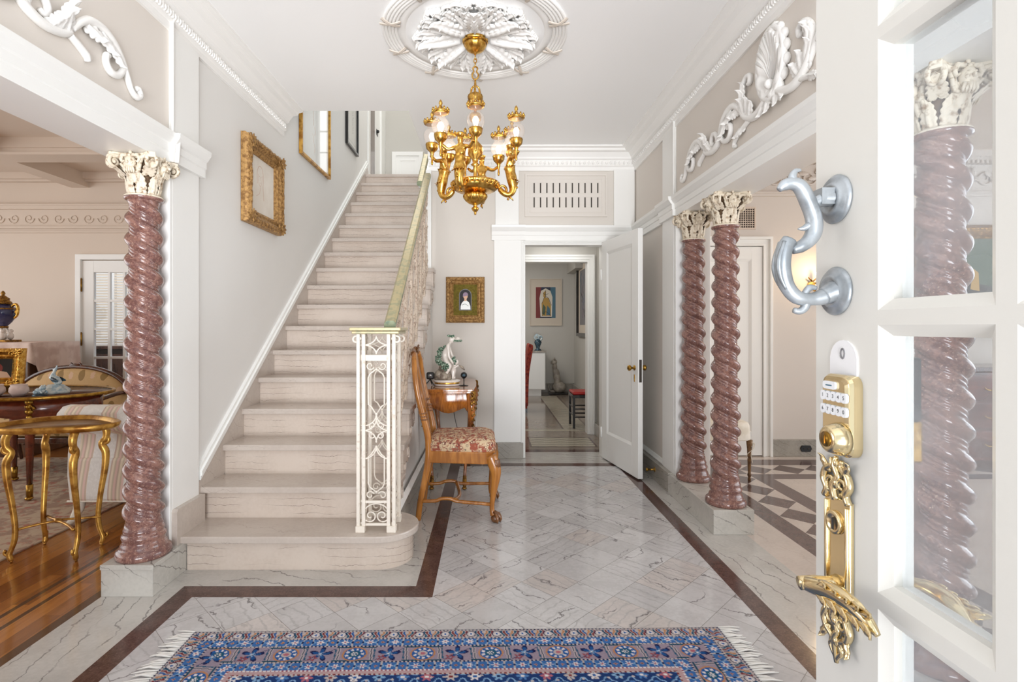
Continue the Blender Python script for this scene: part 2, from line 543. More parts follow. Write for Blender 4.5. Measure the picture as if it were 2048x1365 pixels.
M['medcloth'] = medallion_cloth()
def tapestry():
    m = Mt('tapestry_weave', srgb(170,110,90), .9)
    a = m.noise(26, 3, .6, None, 1.2); b = m.noise(40, 3, .6, None, .8); d = m.voro(34)
    c = m.mix(a.step(.44,.56), srgb(160,86,66), srgb(214,190,156))
    c = m.mix(b.step(.57,.62), c, srgb(122,62,58))
    c = m.mix(d.lt(.16), c, srgb(232,216,186))
    c = m.mix(((d-.3).abs()).lt(.04), c, srgb(126,112,96))
    m.color(c); m.bump(m.noise(400,2), .2, .002)
    return m.mat
M['tapestry'] = tapestry()
def oriental(name, a, b, c3):
    m = Mt(name, srgb(*a), .95)
    n = m.noise(7, 4, .6, None, 1.5); k = m.noise(16, 3)
    c = m.mix(n.step(.45,.6), srgb(*a), srgb(*b))
    m.color(m.mix(k.step(.55,.65), c, srgb(*c3)))
    return m.mat
M['salonrug'] = oriental('faded_salon_rug', (186,164,140), (156,128,110), (170,110,92))

def glass(name, tint=(1,1,1,1), haze=.1):  # pale diffuse part stands in for outdoor reflection as well as dirty glass
    m = bpy.data.materials.new(name); m.use_nodes = True
    nt = m.node_tree; nt.nodes.clear()
    out = nt.nodes.new('ShaderNodeOutputMaterial')
    tr = nt.nodes.new('ShaderNodeBsdfTransparent'); tr.inputs[0].default_value = tint
    gl = nt.nodes.new('ShaderNodeBsdfGlossy'); gl.inputs['Roughness'].default_value = .02
    df = nt.nodes.new('ShaderNodeBsdfDiffuse'); df.inputs[0].default_value = (.8,.84,.88,1)
    fr = nt.nodes.new('ShaderNodeFresnel'); fr.inputs[0].default_value = 1.5
    m1 = nt.nodes.new('ShaderNodeMixShader'); m2 = nt.nodes.new('ShaderNodeMixShader')
    nz = nt.nodes.new('ShaderNodeTexNoise'); nz.inputs['Scale'].default_value = 6
    tc = nt.nodes.new('ShaderNodeTexCoord'); nt.links.new(tc.outputs['Object'], nz.inputs['Vector'])
    mu = nt.nodes.new('ShaderNodeMath'); mu.operation = 'MULTIPLY'; mu.inputs[1].default_value = haze*2
    ge = nt.nodes.new('ShaderNodeNewGeometry')
    iv = nt.nodes.new('ShaderNodeMath'); iv.operation = 'SUBTRACT'; iv.inputs[0].default_value = 1; nt.links.new(ge.outputs['Backfacing'], iv.inputs[1])
    mf = nt.nodes.new('ShaderNodeMath'); mf.operation = 'MULTIPLY'; nt.links.new(iv.outputs[0], mf.inputs[0]); nt.links.new(fr.outputs[0], mf.inputs[1])
    mn = nt.nodes.new('ShaderNodeMath'); mn.operation = 'MULTIPLY'; nt.links.new(iv.outputs[0], mn.inputs[0]); nt.links.new(nz.outputs['Fac'], mn.inputs[1])
    nt.links.new(mn.outputs[0], mu.inputs[0])
    nt.links.new(mu.outputs[0], m1.inputs[0]); nt.links.new(tr.outputs[0], m1.inputs[1]); nt.links.new(df.outputs[0], m1.inputs[2])
    nt.links.new(mf.outputs[0], m2.inputs[0]); nt.links.new(m1.outputs[0], m2.inputs[1]); nt.links.new(gl.outputs[0], m2.inputs[2])
    nt.links.new(m2.outputs[0], out.inputs[0])
    return m
M['doorglass'] = glass('door_glass', (.93,.96,.98,1), .34)
M['picglass'] = glass('picture_glass', (1,1,1,1), .0)
M['winglass'] = glass('window_glass', (.97,.98,1,1), .04)
def glow(name, col, strength, base=(.95,.93,.9,1)):
    m = Mt(name, base, .25)
    m.b.inputs['Emission Color'].default_value = col; m.b.inputs['Emission Strength'].default_value = strength
    return m.mat
M['bulb'] = glow('lit_bulb', (1,.86,.66,1), 4)
M['daylight2'] = glow('sunroom_daylight_pane', (.95,.98,1,1), .35, (.5,.5,.5,1))
M['daylight'] = glow('daylight_pane', (.95,.98,1,1), 1.0)
def globe_mat():
    m = bpy.data.materials.new('etched_globe_glass'); m.use_nodes = True
    nt = m.node_tree; nt.nodes.clear()
    out = nt.nodes.new('ShaderNodeOutputMaterial')
    tr = nt.nodes.new('ShaderNodeBsdfTransparent'); tr.inputs[0].default_value = (1,.97,.95,1)
    tl = nt.nodes.new('ShaderNodeBsdfTranslucent'); tl.inputs[0].default_value = (.97,.93,.9,1)
    gl = nt.nodes.new('ShaderNodeBsdfGlossy'); gl.inputs['Roughness'].default_value = .05
    df = nt.nodes.new('ShaderNodeBsdfDiffuse'); df.inputs[0].default_value = (.95,.93,.92,1)
    fr = nt.nodes.new('ShaderNodeFresnel'); fr.inputs[0].default_value = 1.5
    a = nt.nodes.new('ShaderNodeMixShader'); b = nt.nodes.new('ShaderNodeMixShader'); c = nt.nodes.new('ShaderNodeMixShader')
    ge = nt.nodes.new('ShaderNodeNewGeometry')
    iv = nt.nodes.new('ShaderNodeMath'); iv.operation = 'SUBTRACT'; iv.inputs[0].default_value = 1; nt.links.new(ge.outputs['Backfacing'], iv.inputs[1])
    mf = nt.nodes.new('ShaderNodeMath'); mf.operation = 'MULTIPLY'; nt.links.new(iv.outputs[0], mf.inputs[0]); nt.links.new(fr.outputs[0], mf.inputs[1])
    a.inputs[0].default_value = .45; b.inputs[0].default_value = .86
    nt.links.new(tl.outputs[0], a.inputs[1]); nt.links.new(df.outputs[0], a.inputs[2])
    nt.links.new(a.outputs[0], b.inputs[1]); nt.links.new(tr.outputs[0], b.inputs[2])
    nt.links.new(mf.outputs[0], c.inputs[0]); nt.links.new(b.outputs[0], c.inputs[1]); nt.links.new(gl.outputs[0], c.inputs[2])
    nt.links.new(c.outputs[0], out.inputs[0])
    return m
M['globe'] = globe_mat()
def attr_mat(name, rough=.95):
    m = Mt(name, (1,1,1,1), rough, spec=.1)
    n = m.nt.nodes.new('ShaderNodeVertexColor'); n.layer_name = 'Col'
    m.color(n.outputs[0]); m.bump(m.noise(500, 2), .25, .003)
    return m.mat
M['rug'] = attr_mat('woven_rug')
M['fringe'] = Mt('white_fringe', srgb(236,234,230), .95).mat
# ---------------------------------------------------------------- camera, world
cam = bpy.data.cameras.new('camera'); camo = bpy.data.objects.new('camera', cam); C.objects.link(camo)
camo.location = (0, 0, 1.25); camo.rotation_euler = (R(90), 0, 0)
cam.sensor_width = 36; cam.lens = 1060/2048*36; cam.shift_x = (1024-978)/2048; cam.shift_y = (655-682.5)/2048
cam.clip_start = .02; S.camera = camo
S.view_settings.view_transform = 'Standard'; S.view_settings.look = 'None'; S.view_settings.gamma = 1
S.view_settings.exposure = 0.60
w = bpy.data.worlds.new('daylight'); S.world = w; w.use_nodes = True
w.node_tree.nodes['Background'].inputs[0].default_value = (.84, .92, 1, 1)
w.node_tree.nodes['Background'].inputs[1].default_value = .75
try: S.cycles.use_denoising = True
except Exception: pass
S.cycles.max_bounces = 10; S.cycles.diffuse_bounces = 6; S.cycles.transparent_max_bounces = 12; S.cycles.sample_clamp_indirect = 6
S.cycles.caustics_reflective = False; S.cycles.caustics_refractive = False

def area(name, loc, rot, sx, sy, power, col=(1,1,1)):
    l = bpy.data.lights.new(name, 'AREA'); l.shape = 'RECTANGLE'; l.size = sx; l.size_y = sy; l.energy = power; l.color = col
    o = bpy.data.objects.new(name, l); C.objects.link(o); o.location = loc; o.rotation_euler = [R(a) for a in rot]
    return o
def point(name, loc, power, col=(1,.8,.55), r=.03):
    l = bpy.data.lights.new(name, 'POINT'); l.energy = power; l.color = col; l.shadow_soft_size = r
    o = bpy.data.objects.new(name, l); C.objects.link(o); o.location = loc
    return o

XL, XR, YB, H = -1.62, 1.403, 5.09, 2.95
def structure(name, mb, mats, bevel=0):
    return tag(mb.build(name, mats, None, bevel), kind='structure')

# ---------------------------------------------------------------- floor
fl = MB(); FM = ['diamond','brownstone','marbleY','marbleX','pinkmarble','darkmarble','parquet','inlay','hallmarble','mosaic']
def rect(x0, x1, y0, y1, m, z=0):
    fl.add(([(x0,y0,z),(x1,y0,z),(x1,y1,z),(x0,y1,z)], [(0,1,2,3)]), FM.index(m))
rect(-1.375, 1.157, -1.4, 2.452, 'diamond'); rect(-.262, 1.157, 2.452, 4.766, 'diamond')
rect(1.157, 1.247, -1.4, 4.766, 'brownstone'); rect(-.352, 1.247, 4.766, 4.87, 'brownstone')
rect(-.352, -.262, 2.452, 4.766, 'brownstone'); rect(-1.47, -.352, 2.452, 2.557, 'brownstone'); rect(-1.47, -1.375, -1.4, 2.452, 'brownstone')
rect(-1.797, -1.47, -1.4, 2.557, 'marbleY'); rect(-1.797, -1.05, 2.557, 2.9, 'marbleX'); rect(-1.05, -.352, 2.557, 3.0, 'marbleX'); rect(-.62, -.352, 3.0, 4.87, 'marbleY')
rect(-.62, 1.42, 4.87, 5.3, 'marbleX'); rect(1.247, 1.55, -1.4, 4.87, 'marbleY')
rect(1.55, 1.78, -1.4, 5.0, 'pinkmarble'); rect(1.42, 1.55, 4.87, 5.2, 'pinkmarble')
rect(1.55, 7, 5.0, 5.2, 'pinkmarble')
rect(1.78, 1.922, -1.4, 5.0, 'darkmarble'); rect(1.922, 7, 4.80, 5.0, 'darkmarble')
rect(2.20, 2.345, -1.4, 4.51, 'darkmarble'); rect(2.345, 7, 4.36, 4.51, 'darkmarble')
rect(2.345, 7, -1.4, 4.36, 'pinkmarble')
p = .287; x0, xm, x1 = 1.922, 2.061, 2.20
k = 4.51
n = 0
while k - n*p > -1.3:
    yt, yb = k - n*p, k - (n+1)*p; ym = (yt+yb)/2
    fl.add(([(xm,yt,0),(x0,ym,0),(xm,yb,0),(x1,ym,0)], [(0,1,2,3)]), FM.index('darkmarble'))
    fl.add(([(x0,yt,0),(x0,ym,0),(xm,yt,0),(x0,yb,0),(xm,yb,0),(x1,yt,0),(x1,ym,0),(x1,yb,0)], [(0,1,2),(1,3,4),(2,6,5),(4,7,6)]), FM.index('pinkmarble'))
    n += 1
n = 0; y0, ym, y1 = 4.51, 4.655, 4.80
rect(1.922, 2.20, 4.51, 4.80, 'darkmarble')
while 2.20 + n*p < 6.9:
    xa, xb = 2.20 + n*p, 2.20 + (n+1)*p; xc = (xa+xb)/2
    fl.add(([(xa,ym,0),(xc,y0,0),(xb,ym,0),(xc,y1,0)], [(0,1,2,3)]), FM.index('darkmarble'))
    fl.add(([(xa,y0,0),(xc,y0,0),(xa,ym,0),(xa,y1,0),(xc,y1,0),(xb,y0,0),(xb,ym,0),(xb,y1,0)], [(0,1,2),(2,4,3),(1,5,6),(6,7,4)]), FM.index('pinkmarble'))
    n += 1
# living-room parquet with two dark inlay lines
rect(-1.845, -1.797, -1.4, 6.0, 'inlay'); rect(-2.012, -1.845, -1.4, 6.0, 'parquet'); rect(-2.036, -2.012, -1.4, 6.0, 'inlay')
rect(-2.094, -2.036, -1.4, 6.0, 'parquet'); rect(-2.118, -2.094, -1.4, 6.0, 'inlay'); rect(-7.2, -2.118, -1.4, 8.0, 'parquet')
# rear hall
rect(-.5, 1.7, 5.3, 5.42, 'brownstone'); rect(-.5, 1.7, 5.42, 5.55, 'hallmarble'); rect(-.5, .45, 5.55, 6.0, 'hallmarble'); rect(1.12, 1.7, 5.55, 6.0, 'hallmarble'); rect(.45, 1.12, 5.55, 6.0, 'mosaic')
rect(-.5, 1.7, 6.0, 6.38, 'hallmarble'); rect(-.5, 1.7, 6.38, 6.52, 'mosaic'); rect(-.5, .92, 6.52, 10.3, 'hallmarble'); rect(.92, 1.22, 6.52, 9.6, 'mosaic'); rect(1.22, 1.7, 6.52, 10.3, 'hallmarble'); rect(.92, 1.22, 9.6, 10.3, 'hallmarble')
structure('floor', fl, [M[k] for k in FM])
bt = MB()
for a, b, c, d in ((.43,.45,5.55,6.0),(1.12,1.14,5.55,6.0),(.43,1.14,5.53,5.55),(.43,1.14,6.0,6.02),(.9,.92,6.52,9.6),(1.22,1.24,6.52,9.6)):
    bt.box(a, b, c, d, 0, .0015)
structure('trim_1', bt, M['brownstone'])

# ---------------------------------------------------------------- ceilings
ce = MB()
ce.box(-1.84, 1.62, -1.4, 4.16, H, 3.19); ce.box(-.63, 1.62, 4.16, 5.2, H, 3.19)
structure('ceiling', ce, M['ceil'])
cl = MB()
cl.box(-7.2, -1.84, -1.4, 6.1, H, 3.1)
for y in (.6, 2.7, 4.76):
    cl.box(-7.2, -1.84, y, y+.22, 2.80, H); cl.box(-7.2, -1.84, y-.03, y, 2.86, H); cl.box(-7.2,-1.84,y-.012,y,2.80,2.825)
for x in (-2.6, -4.65):
    cl.box(x, x+.2, -1.4, 6.0, 2.804, H)
structure('ceiling_2', cl, M['pinkw'])
cr = MB(); cr.box(1.62, 7, -1.4, 5.3, H, 3.1); structure('ceiling_3', cr, M['pinkw'])
ch = MB(); ch.box(-.45, 1.8, 5.2, 6.2, 2.35, 2.45); ch.box(-.45, 1.8, 6.2, 10.3, 2.55, 2.65); ch.box(1.50, 1.7, 9.2, 10.2, 2.28, 2.55); structure('ceiling_4', ch, M['hallw'])
cu = MB(); cu.box(-1.9, 2, 4.0, 8.4, 5.5, 5.6); structure('ceiling_5', cu, M['ceil'])

# ---------------------------------------------------------------- walls
wl = MB()   # left: 0 pale paint, 1 frieze panel, 2 white
wl.box(-1.80, XL, 2.68, 8.2, 0, 5.5, 0)
wl.box(-1.84, XL, -1.4, 2.68, 2.08, H, 1)
wl.box(-1.84, XL, -1.4, -.24, 0, 2.08, 0)
structure('wall_left', wl, [M['wallw'], M['panel'], M['white']])
wr = MB()
wr.box(XR, 1.62, 3.947, YB, 0, H, 0); wr.box(XR, 1.62, 1.09, 3.947, 2.08, H, 0); wr.box(XR, 1.62, -1.4, 1.09, 0, H, 0)
structure('wall_right', wr, [M['panel']])
wb = MB()
wb.box(-.58, .344, YB, 5.2, 0, H, 0); wb.box(1.084, 1.62, YB, 5.2, 0, H, 0); wb.box(.344, 1.084, YB, 5.2, 2.04, H, 0)
wb.box(-.58, 1.62, YB, 5.2, H, 5.5, 0); wb.box(-.58, -.5, 5.2, 8.2, 0, 5.5, 1)
structure('wall_back', wb, [M['backw'], M['wallw']])
wu = MB(); wu.box(-1.84, 2, 8.06, 8.2, 3.24, 5.5); structure('wall_upper', wu, M['hallw'])
wz = thing('window_2', 'tall bright window at the end of the upper landing', 'window', (0,8.06,0), kind='structure')
g_ = MB(); g_.box(-.95,-.64,-.012,-.006,3.6,4.55); g_.build('window_pane', M['daylight'], wz)
g_ = MB(); g_.box(-.97,-.95,-.03,0,3.58,4.57); g_.box(-.64,-.62,-.03,0,3.58,4.57)
for z in (3.58,3.89,4.21,4.55): g_.box(-.95,-.64,-.028,0,z,z+.02)
g_.build('window_frame', M['white'], wz)
wv = MB(); wv.box(-7.2, -1.84, 5.9, 6.0, 2.0, H); wv.box(-7.2, -4.52, 5.9, 6.0, 0, 2.0); wv.box(-3.76, -1.84, 5.9, 6.0, 0, 2.0)
structure('wall_salon', wv, M['pinkw'])
wd = MB(); wd.box(-7.2, -2.5, 7.9, 8.0, 0, H); structure('wall_sunroom', wd, M['hallw'])
wf = MB(); wf.box(-9, -1.84, -.45, -.25, 0, 3.1); wf.box(1.62, 9, -.45, -.25, 0, 3.1); structure('wall_front_blocker', wf, M['wallw'])  # unseen walls added to keep front daylight out of the side rooms
ww = MB(); ww.box(1.62, 7, 5.155, 5.25, 0, H); structure('wall_dining', ww, M['dinw'])
wh = MB()   # rear hall
wh.box(1.26, 1.4, 5.2, 6.2, 0, 2.4); wh.box(1.15, 1.75, 6.2, 6.32, 0, 2.6); wh.box(-.45, 1.15, 6.2, 6.32, 2.016, 2.6); wh.box(-.45, .2, 6.2, 6.32, 0, 2.016)
wh.box(1.64, 1.75, 6.32, 10.3, 0, 2.6); wh.box(-.45, 1.75, 10.2, 10.3, 0, 2.6); wh.box(-.5, -.45, 5.2, 10.3, 0, 2.6); wh.box(.1,.25,5.2,6.2,0,2.4)
structure('wall_hall', wh, M['hallw'])

# ---------------------------------------------------------------- mouldings
CORN = [(0,2.75),(.014,2.75),(.014,2.785),(.03,2.795),(.03,2.845),(.05,2.855),(.055,2.87),(.085,2.905),(.12,2.912),(.13,2.93),(.16,2.938),(.16,2.95),(0,2.95)]
ENT = [(0,2.08),(.02,2.08),(.02,2.125),(.026,2.13),(.026,2.165),(.034,2.172),(.052,2.20),(.055,2.222),(0,2.226)]
tc = MB()
tc.add(mould(CORN, (XL,-1.4,0), (XL,4.16,0), (1,0,0))); tc.add(mould(CORN, (XR,-1.4,0), (XR,YB,0), (-1,0,0))); tc.add(mould(CORN, (-.58,YB,0), (XR,YB,0), (0,-1,0)))
def eggs(p0, p1, out):
    p0, p1, out = Vector(p0), Vector(p1), Vector(out)
    d = (p1-p0); n = int(d.length/.042); t = d.normalized()
    for i in range(n):
        c = p0 + t*(.021+i*.042) + out*.03
        r = [abs(t[j])*.012 + abs(out[j])*.014 + (.019 if j == 2 else 0) for j in range(3)]
        tc.add(ball((c.x,c.y,2.82), r, 6), 0, True)
        c2 = c + t*.021
        b = [abs(t[j])*.003 + abs(out[j])*.01 + (.017 if j == 2 else 0) for j in range(3)]
        tc.box(c2.x-b[0], c2.x+b[0], c2.y-b[1], c2.y+b[1], 2.82-b[2], 2.82+b[2])
eggs((XL,.6,0), (XL,4.16,0), (1,0,0)); eggs((XR,.9,0), (XR,YB,0), (-1,0,0)); eggs((-.58,YB,0), (XR,YB,0), (0,-1,0))
structure('trim_cornice', tc, M['plaster'])
te = MB()
te.add(mould(ENT, (XL,-1.4,0), (XL,2.945,0), (1,0,0))); te.add(mould(ENT, (XR,-1.4,0), (XR,YB,0), (-1,0,0))); te.add(mould(ENT, (.03,YB,0), (XR,YB,0), (0,-1,0)))
te.add(mould([(0,2.08),(.02,2.08),(.02,2.22),(0,2.22)], (-1.84,-1.4,0), (-1.84,2.68,0), (-1,0,0))); te.add(mould([(0,2.08),(.02,2.08),(.02,2.22),(0,2.22)], (1.62,1.09,0), (1.62,3.947,0), (1,0,0)))
te.box(-1.84, XL+.02, -.24, 2.68, 2.075, 2.08); te.box(XR-.02, 1.62, 1.09, 3.947, 2.075, 2.08)
# ressaut over the pilasters
te.add(mould([(o+.02,z) for o,z in ENT], (XL,2.655,0), (XL,2.955,0), (1,0,0))); te.add(mould([(o+.02,z) for o,z in ENT], (XR,3.935,0), (XR,4.255,0), (-1,0,0)))
te.add(mould([(o+.02,z) for o,z in ENT], (.025,YB,0), (.345,YB,0), (0,-1,0)))
structure('trim_entablature', te, M['white'])
tp = MB()
# pilasters
tp.box(XL, -1.60, 2.68, 2.925, .0, 2.09); tp.box(XL, -1.60, 2.68, 2.925, 2.21, 2.76); tp.box(-1.80, -1.60, 2.655, 2.68, 0, 2.08)
tp.tube([(-1.60,2.678,2.22),(-1.60,2.678,2.80)], .009); tp.ball((-1.60,2.678,2.80), .014)
tp.tube([(-1.575,2.678,2.08),(-1.565,2.678,2.2)], .009)
tp.box(XR-.02, XR, 3.968, 4.23, .14, 2.09); tp.box(XR-.02, XR, 3.968, 4.23, 2.21, 2.76); tp.box(XR-.02, 1.64, 3.925, 3.95, .14, 2.08)
tp.tube([(XR-.02,3.966,2.22),(XR-.02,3.966,2.80)], .009); tp.ball((XR-.02,3.966,2.80), .014)
tp.box(.048, .31, 5.06, YB, .15, 2.09); tp.box(.06, .285, 5.06, YB, 2.21, 2.76); tp.box(1.193, 1.39, 5.06, YB, 2.21, 2.76); tp.box(1.123, 1.403, 5.062, YB, .15, 2.09)
# door casings
def casing(mb, x0, x1, z1, steps, ywall, back, zb=0):
    """stepped architrave round an opening; steps [(inner, outer, projection)]"""
    for a, b, d in steps:
        mb.add(prism([(x0-a,zb),(x0-a,z1+a),(x1+a,z1+a),(x1+a,zb),(x1+b,zb),(x1+b,z1+b),(x0-b,z1+b),(x0-b,zb)], ywall-d, back, 'XZ'))
ST3 = [(-.003,.012,.026),(.012,.024,.032),(.024,.038,.042)]
casing(tp, .344, 1.084, 2.04, ST3, YB, 5.202)
casing(tp, .204, 1.15, 2.016, [(-.003,.022,.022),(.022,.055,.03),(.055,.08,.04)], 6.2, 6.322)
# wall edge beside the stairs
tp.box(-.603, -.55, 5.05, 5.198, 0, 2.755)
structure('trim_pilasters', tp, M['white'], .003)
# marble skirtings
sk = MB()
sk.box(-.56, .048, 5.065, YB, 0, .15); sk.box(.035, .325, 5.035, 5.066, 0, .15); sk.box(1.35, XR, 4.0, YB, 0, .15); sk.box(2.737, 7, 5.12, 5.156, 0, .16)
sk.box(1.225, 1.262, 5.2, 6.2, 0, .14)
sk.box(-.57, -.528, 3.05, 5.06, 0, .19)
sk.box(-.45, 1.64, 10.15, 10.2, 0, .17); sk.box(1.59, 1.64, 6.32, 10.2, 0, .17)
structure('baseboard_marble', sk, M['skirt'], .003)
sb = MB()
SM = [(0,0),(.016,0),(.02,.01),(.012,.022),(.006,.035),(0,.04)]
sb.add(mould([(o,z+.15) for o,z in SM], (XR,4.23,0), (XR,YB,0), (-1,0,0)))
sb.add(mould([(o+.005,z+.19) for o,z in SM], (-.53,3.02,0), (-.53,5.06,0), (1,0,0)))
structure('baseboard_moulding', sb, M['white'])
# column plinths
pl = MB()
pl.box(1.35, 1.595, 3.185, 4.0, 0, .15); structure('plinth_right', pl, M['plinth'], .003)
pl = MB(); pl.box(1.35, 1.595, 1.05, 1.855, 0, .15); structure('plinth_near', pl, M['plinth'], .003)
pl = MB(); pl.box(-1.797, -1.558, 2.454, 2.66, 0, .125); pl.box(-1.80, -1.555, 2.45, 2.66, .125, .148); pl.box(-1.80, -1.558, 2.66, 2.735, 0, .125); pl.box(-1.80,-1.555,2.66,2.735,.125,.148)
structure('plinth_left', pl, M['plinth'], .002)
# dining-room and living-room friezes
fz = MB()
for z0, z1, d in ((2.52,2.545,.03),(2.545,2.56,.045),(2.86,2.89,.05),(2.89,2.95,.08)): fz.box(1.62, 7, 5.155-d, 5.155, z0, z1)
rnd = random.Random(4)
for i in range(30):
    x = 1.75 + i*.17
    fz.add(tube([(x+a, 5.15, 2.70+b) for a, b in spiral(0,0,.075,.012,200*(i%2),200*(i%2)+(540 if i%2 else -540),22)], [.011,.006], 5), 0, True)
    for k in range(3):
        fz.add(leaf(.09, .05, 4, .1, .012), 0, True, frame((x+.07, 5.15, 2.70+.02*k), (cos(k*2+i),0,sin(k*2+i)), (-sin(k*2+i),0,cos(k*2+i)), (0,-1,0)))
for i in range(115): fz.box(1.72+i*.045, 1.742+i*.045, 5.09, 5.155, 2.83, 2.86)
structure('trim_dining', fz, M['dinw'])
fy = MB()
for z0, z1, d in ((2.30,2.32,.02),(2.35,2.37,.03),(2.56,2.60,.04),(2.60,2.615,.05),(2.86,2.88,.06),(2.88,2.95,.10)): fy.box(-7.2, -1.84, 5.9-d, 5.9, z0, z1)
for i in range(32):
    x = -7.1 + i*.165
    fy.add(tube([(x+a, 5.897, 2.46+b) for a, b in spiral(0,0,.06,.01,180*(i%2),180*(i%2)+(500 if i%2 else -500),18)], [.006,.004], 4), 0, True)
structure('trim_salon', fy, M['pinkw'])
fx = MB()
casing(fx, -4.52, -3.76, 2.0, [(0,.06,.04)], 5.9, 5.9)
casing(fx, 1.81, 2.645, 2.035, [(0,.02,.05),(.02,.065,.035),(.065,.09,.055)], 5.155, 5.155)
# upper landing door frame on the left wall
fx.box(XL, XL+.02, 7.05, 7.17, 3.24, 5.3); fx.box(XL, XL+.025, 7.42, 7.75, 3.24, 5.3); fx.box(XL, XL+.05, 7.75, 8.06, 3.24, 5.3)
# frame of the small upper cupboard
casing(fx, -1.41, -1.06, 3.85, [(0,.06,.04)], 8.06, 8.06, 3.24)
structure('trim_doorcases', fx, M['white'], .003)
uj = MB(); uj.box(XL, XL+.022, 7.17, 7.42, 3.24, 5.3); structure('door_5', uj, M['mahogany'])
uc = MB(); uc.box(-1.41, -1.06, 8.035, 8.06, 3.24, 3.85); uc.add(ring_prism([(-1.36,3.3),(-1.11,3.3),(-1.11,3.79),(-1.36,3.79)], [(-1.345,3.315),(-1.125,3.315),(-1.125,3.775),(-1.345,3.775)], 8.027, 8.036))
d6 = structure('door_6', uc, M['white']); kb = MB(); kb.ball((-1.09,8.02,3.42), .018); kb.build('door_knob', M['black'], d6)
st = MB(); st.box(XL+.024, XL+.03, 7.5, 7.6, 3.98, 4.06); st.ball((XL+.035,7.55,4.04), .025); tag(st.build('trim_2', M['black']), kind='structure')

# ---------------------------------------------------------------- lights
area('daylight_front_door', (.8,-10,2.6), (90,0,0), 4.6, 6, 95, (.82,.91,1))
area('salon_side_fill', (-6.6,2.4,1.7), (90,0,-90), 5.0, 2.2, 48, (1,.97,.93))  # added fill from the open salon side, no window modelled there
area('dining_side_fill', (6.5,2.2,1.7), (90,0,90), 4.4, 2.2, 72, (.95,.97,1))  # added fill from the dining side, also lifts the left wall
area('ceiling_fill', (.6,-8.0,-1.0), (118,0,0), 6, 5.0, 1180, (.98,.98,1))  # added fill from below and behind the camera to brighten the ceiling
area('upstairs_fill', (-1.0,6.4,5.45), (0,0,0), 1.2, 2.6, 15, (1,.985,.96))  # added fill for the stairwell, no lamp fitting up there
area('rear_hall_fill', (-.05,8.2,2.5), (0,-18,0), .5, 2.4, 24, (1,.97,.93))  # added fill tucked out of sight to lift the rear hall
area('vestibule_fill', (.75,5.65,2.33), (0,0,0), .5, .5, 3.5, (1,.98,.95))  # small added fill so the vestibule is not black
area('sunroom_daylight', (-4.8,7.0,2.9), (0,0,0), 2.0, 1.2, 16, (.97,.99,1))
# ---------------------------------------------------------------- staircase
RI, TR, Y1 = .18, .2457, 2.70
stair = thing('staircase', 'pale beige marble staircase rising along the left wall to the upper landing', 'staircase', (0,0,0))
for k in range(1, 19):
    y = Y1 + (k-1)*TR; z = k*RI
    xr = -.51 if k <= 10 else -.585
    t = MB()
    y2 = y + TR + .045 if k < 18 else 8.06
    if k == 1:
        pts = [(-1.60,y),(-.58,y)] + [(-.58+.195*sin(R(a)), y+.195-.195*cos(R(a))) for a in range(9,181,9)] + [(-1.60,y+.39)]
        t.add(prism(pts, z-.036, z, 'XY'))
    else:
        t.box(XL, xr, y, y2, z-.036, z)
    t.build('tread', M['stair2'], stair, .006)
    r = MB()
    if k == 1:
        pts = [(-1.555,y+.03),(-.58,y+.03)] + [(-.58+.165*sin(R(a)), y+.195-.165*cos(R(a))) for a in range(9,181,9)] + [(-1.555,y+.36)]
        r.add(prism(pts, 0, z-.036, 'XY'))
    else:
        r.box(XL, xr-.03, y+.03, y+.06, z-RI, z-.036)
    r.build('riser', M['stair'], stair)
# wall stringer in marble with a white moulding on top
def nl(y, d=0): return .18 + .7326*(y - 2.70) + d
s = MB()
s.add(prism([(2.93,.16),(2.93,nl(2.93,.05)),(6.98,nl(6.98,.05)),(7.16,3.24),(6.9,3.05)], XL, -1.603, 'YZ'))
s.add(prism([(2.672,.148),(2.672,.315),(2.682,.328),(2.935,.328),(2.935,.148)], -1.60, -1.572, 'YZ'))
s.build('wall_stringer', M['stair2'], stair)
s = MB()
for a, b, x in ((.05,.075,-1.596),(.075,.10,-1.588),(.10,.125,-1.60)):
    s.add(prism([(2.935,nl(2.935,a)),(2.935,nl(2.935,b)),(6.98,nl(6.98,b)),(6.98,nl(6.98,a))], XL, x, 'YZ'))
s.build('stringer_moulding', M['white'], stair)
# wall below the open side
s = MB()
s.add(prism([(3.0,0),(3.0,nl(3.0,-.225)),(5.088,nl(5.088,-.225)),(5.088,0)], -.60, -.545, 'YZ'))
s.build('side_wall', M['wallw'], stair)
# shaped bracket under each open tread end
for k in range(2, 11):
    y = Y1 + (k-1)*TR; z = k*RI
    b = MB()
    P = [(y+.035,z-.036),(y+TR+.03,z-.036),(y+TR+.03,z-.075)] + arc(y+TR-.03,z-.10,.055,0,-100,6) + arc(y+.10,z-.155,.05,30,-90,5) + [(y+.05,z-RI-.02),(y+.035,z-RI)]
    b.add(prism(P, -.55, -.522, 'YZ'))
    b.add(tube([(-.52, a, c) for a, c in spiral(y+TR-.03, z-.095, .042, .008, -60, 420, 18)], [.006,.004], 5), 0, True)
    b.add(tube([(-.52, a, c) for a, c in spiral(y+.085, z-.15, .032, .006, 30, -400, 16)], [.005,.004], 5), 0, True)
    b.build('tread_bracket', M['stair'], stair)

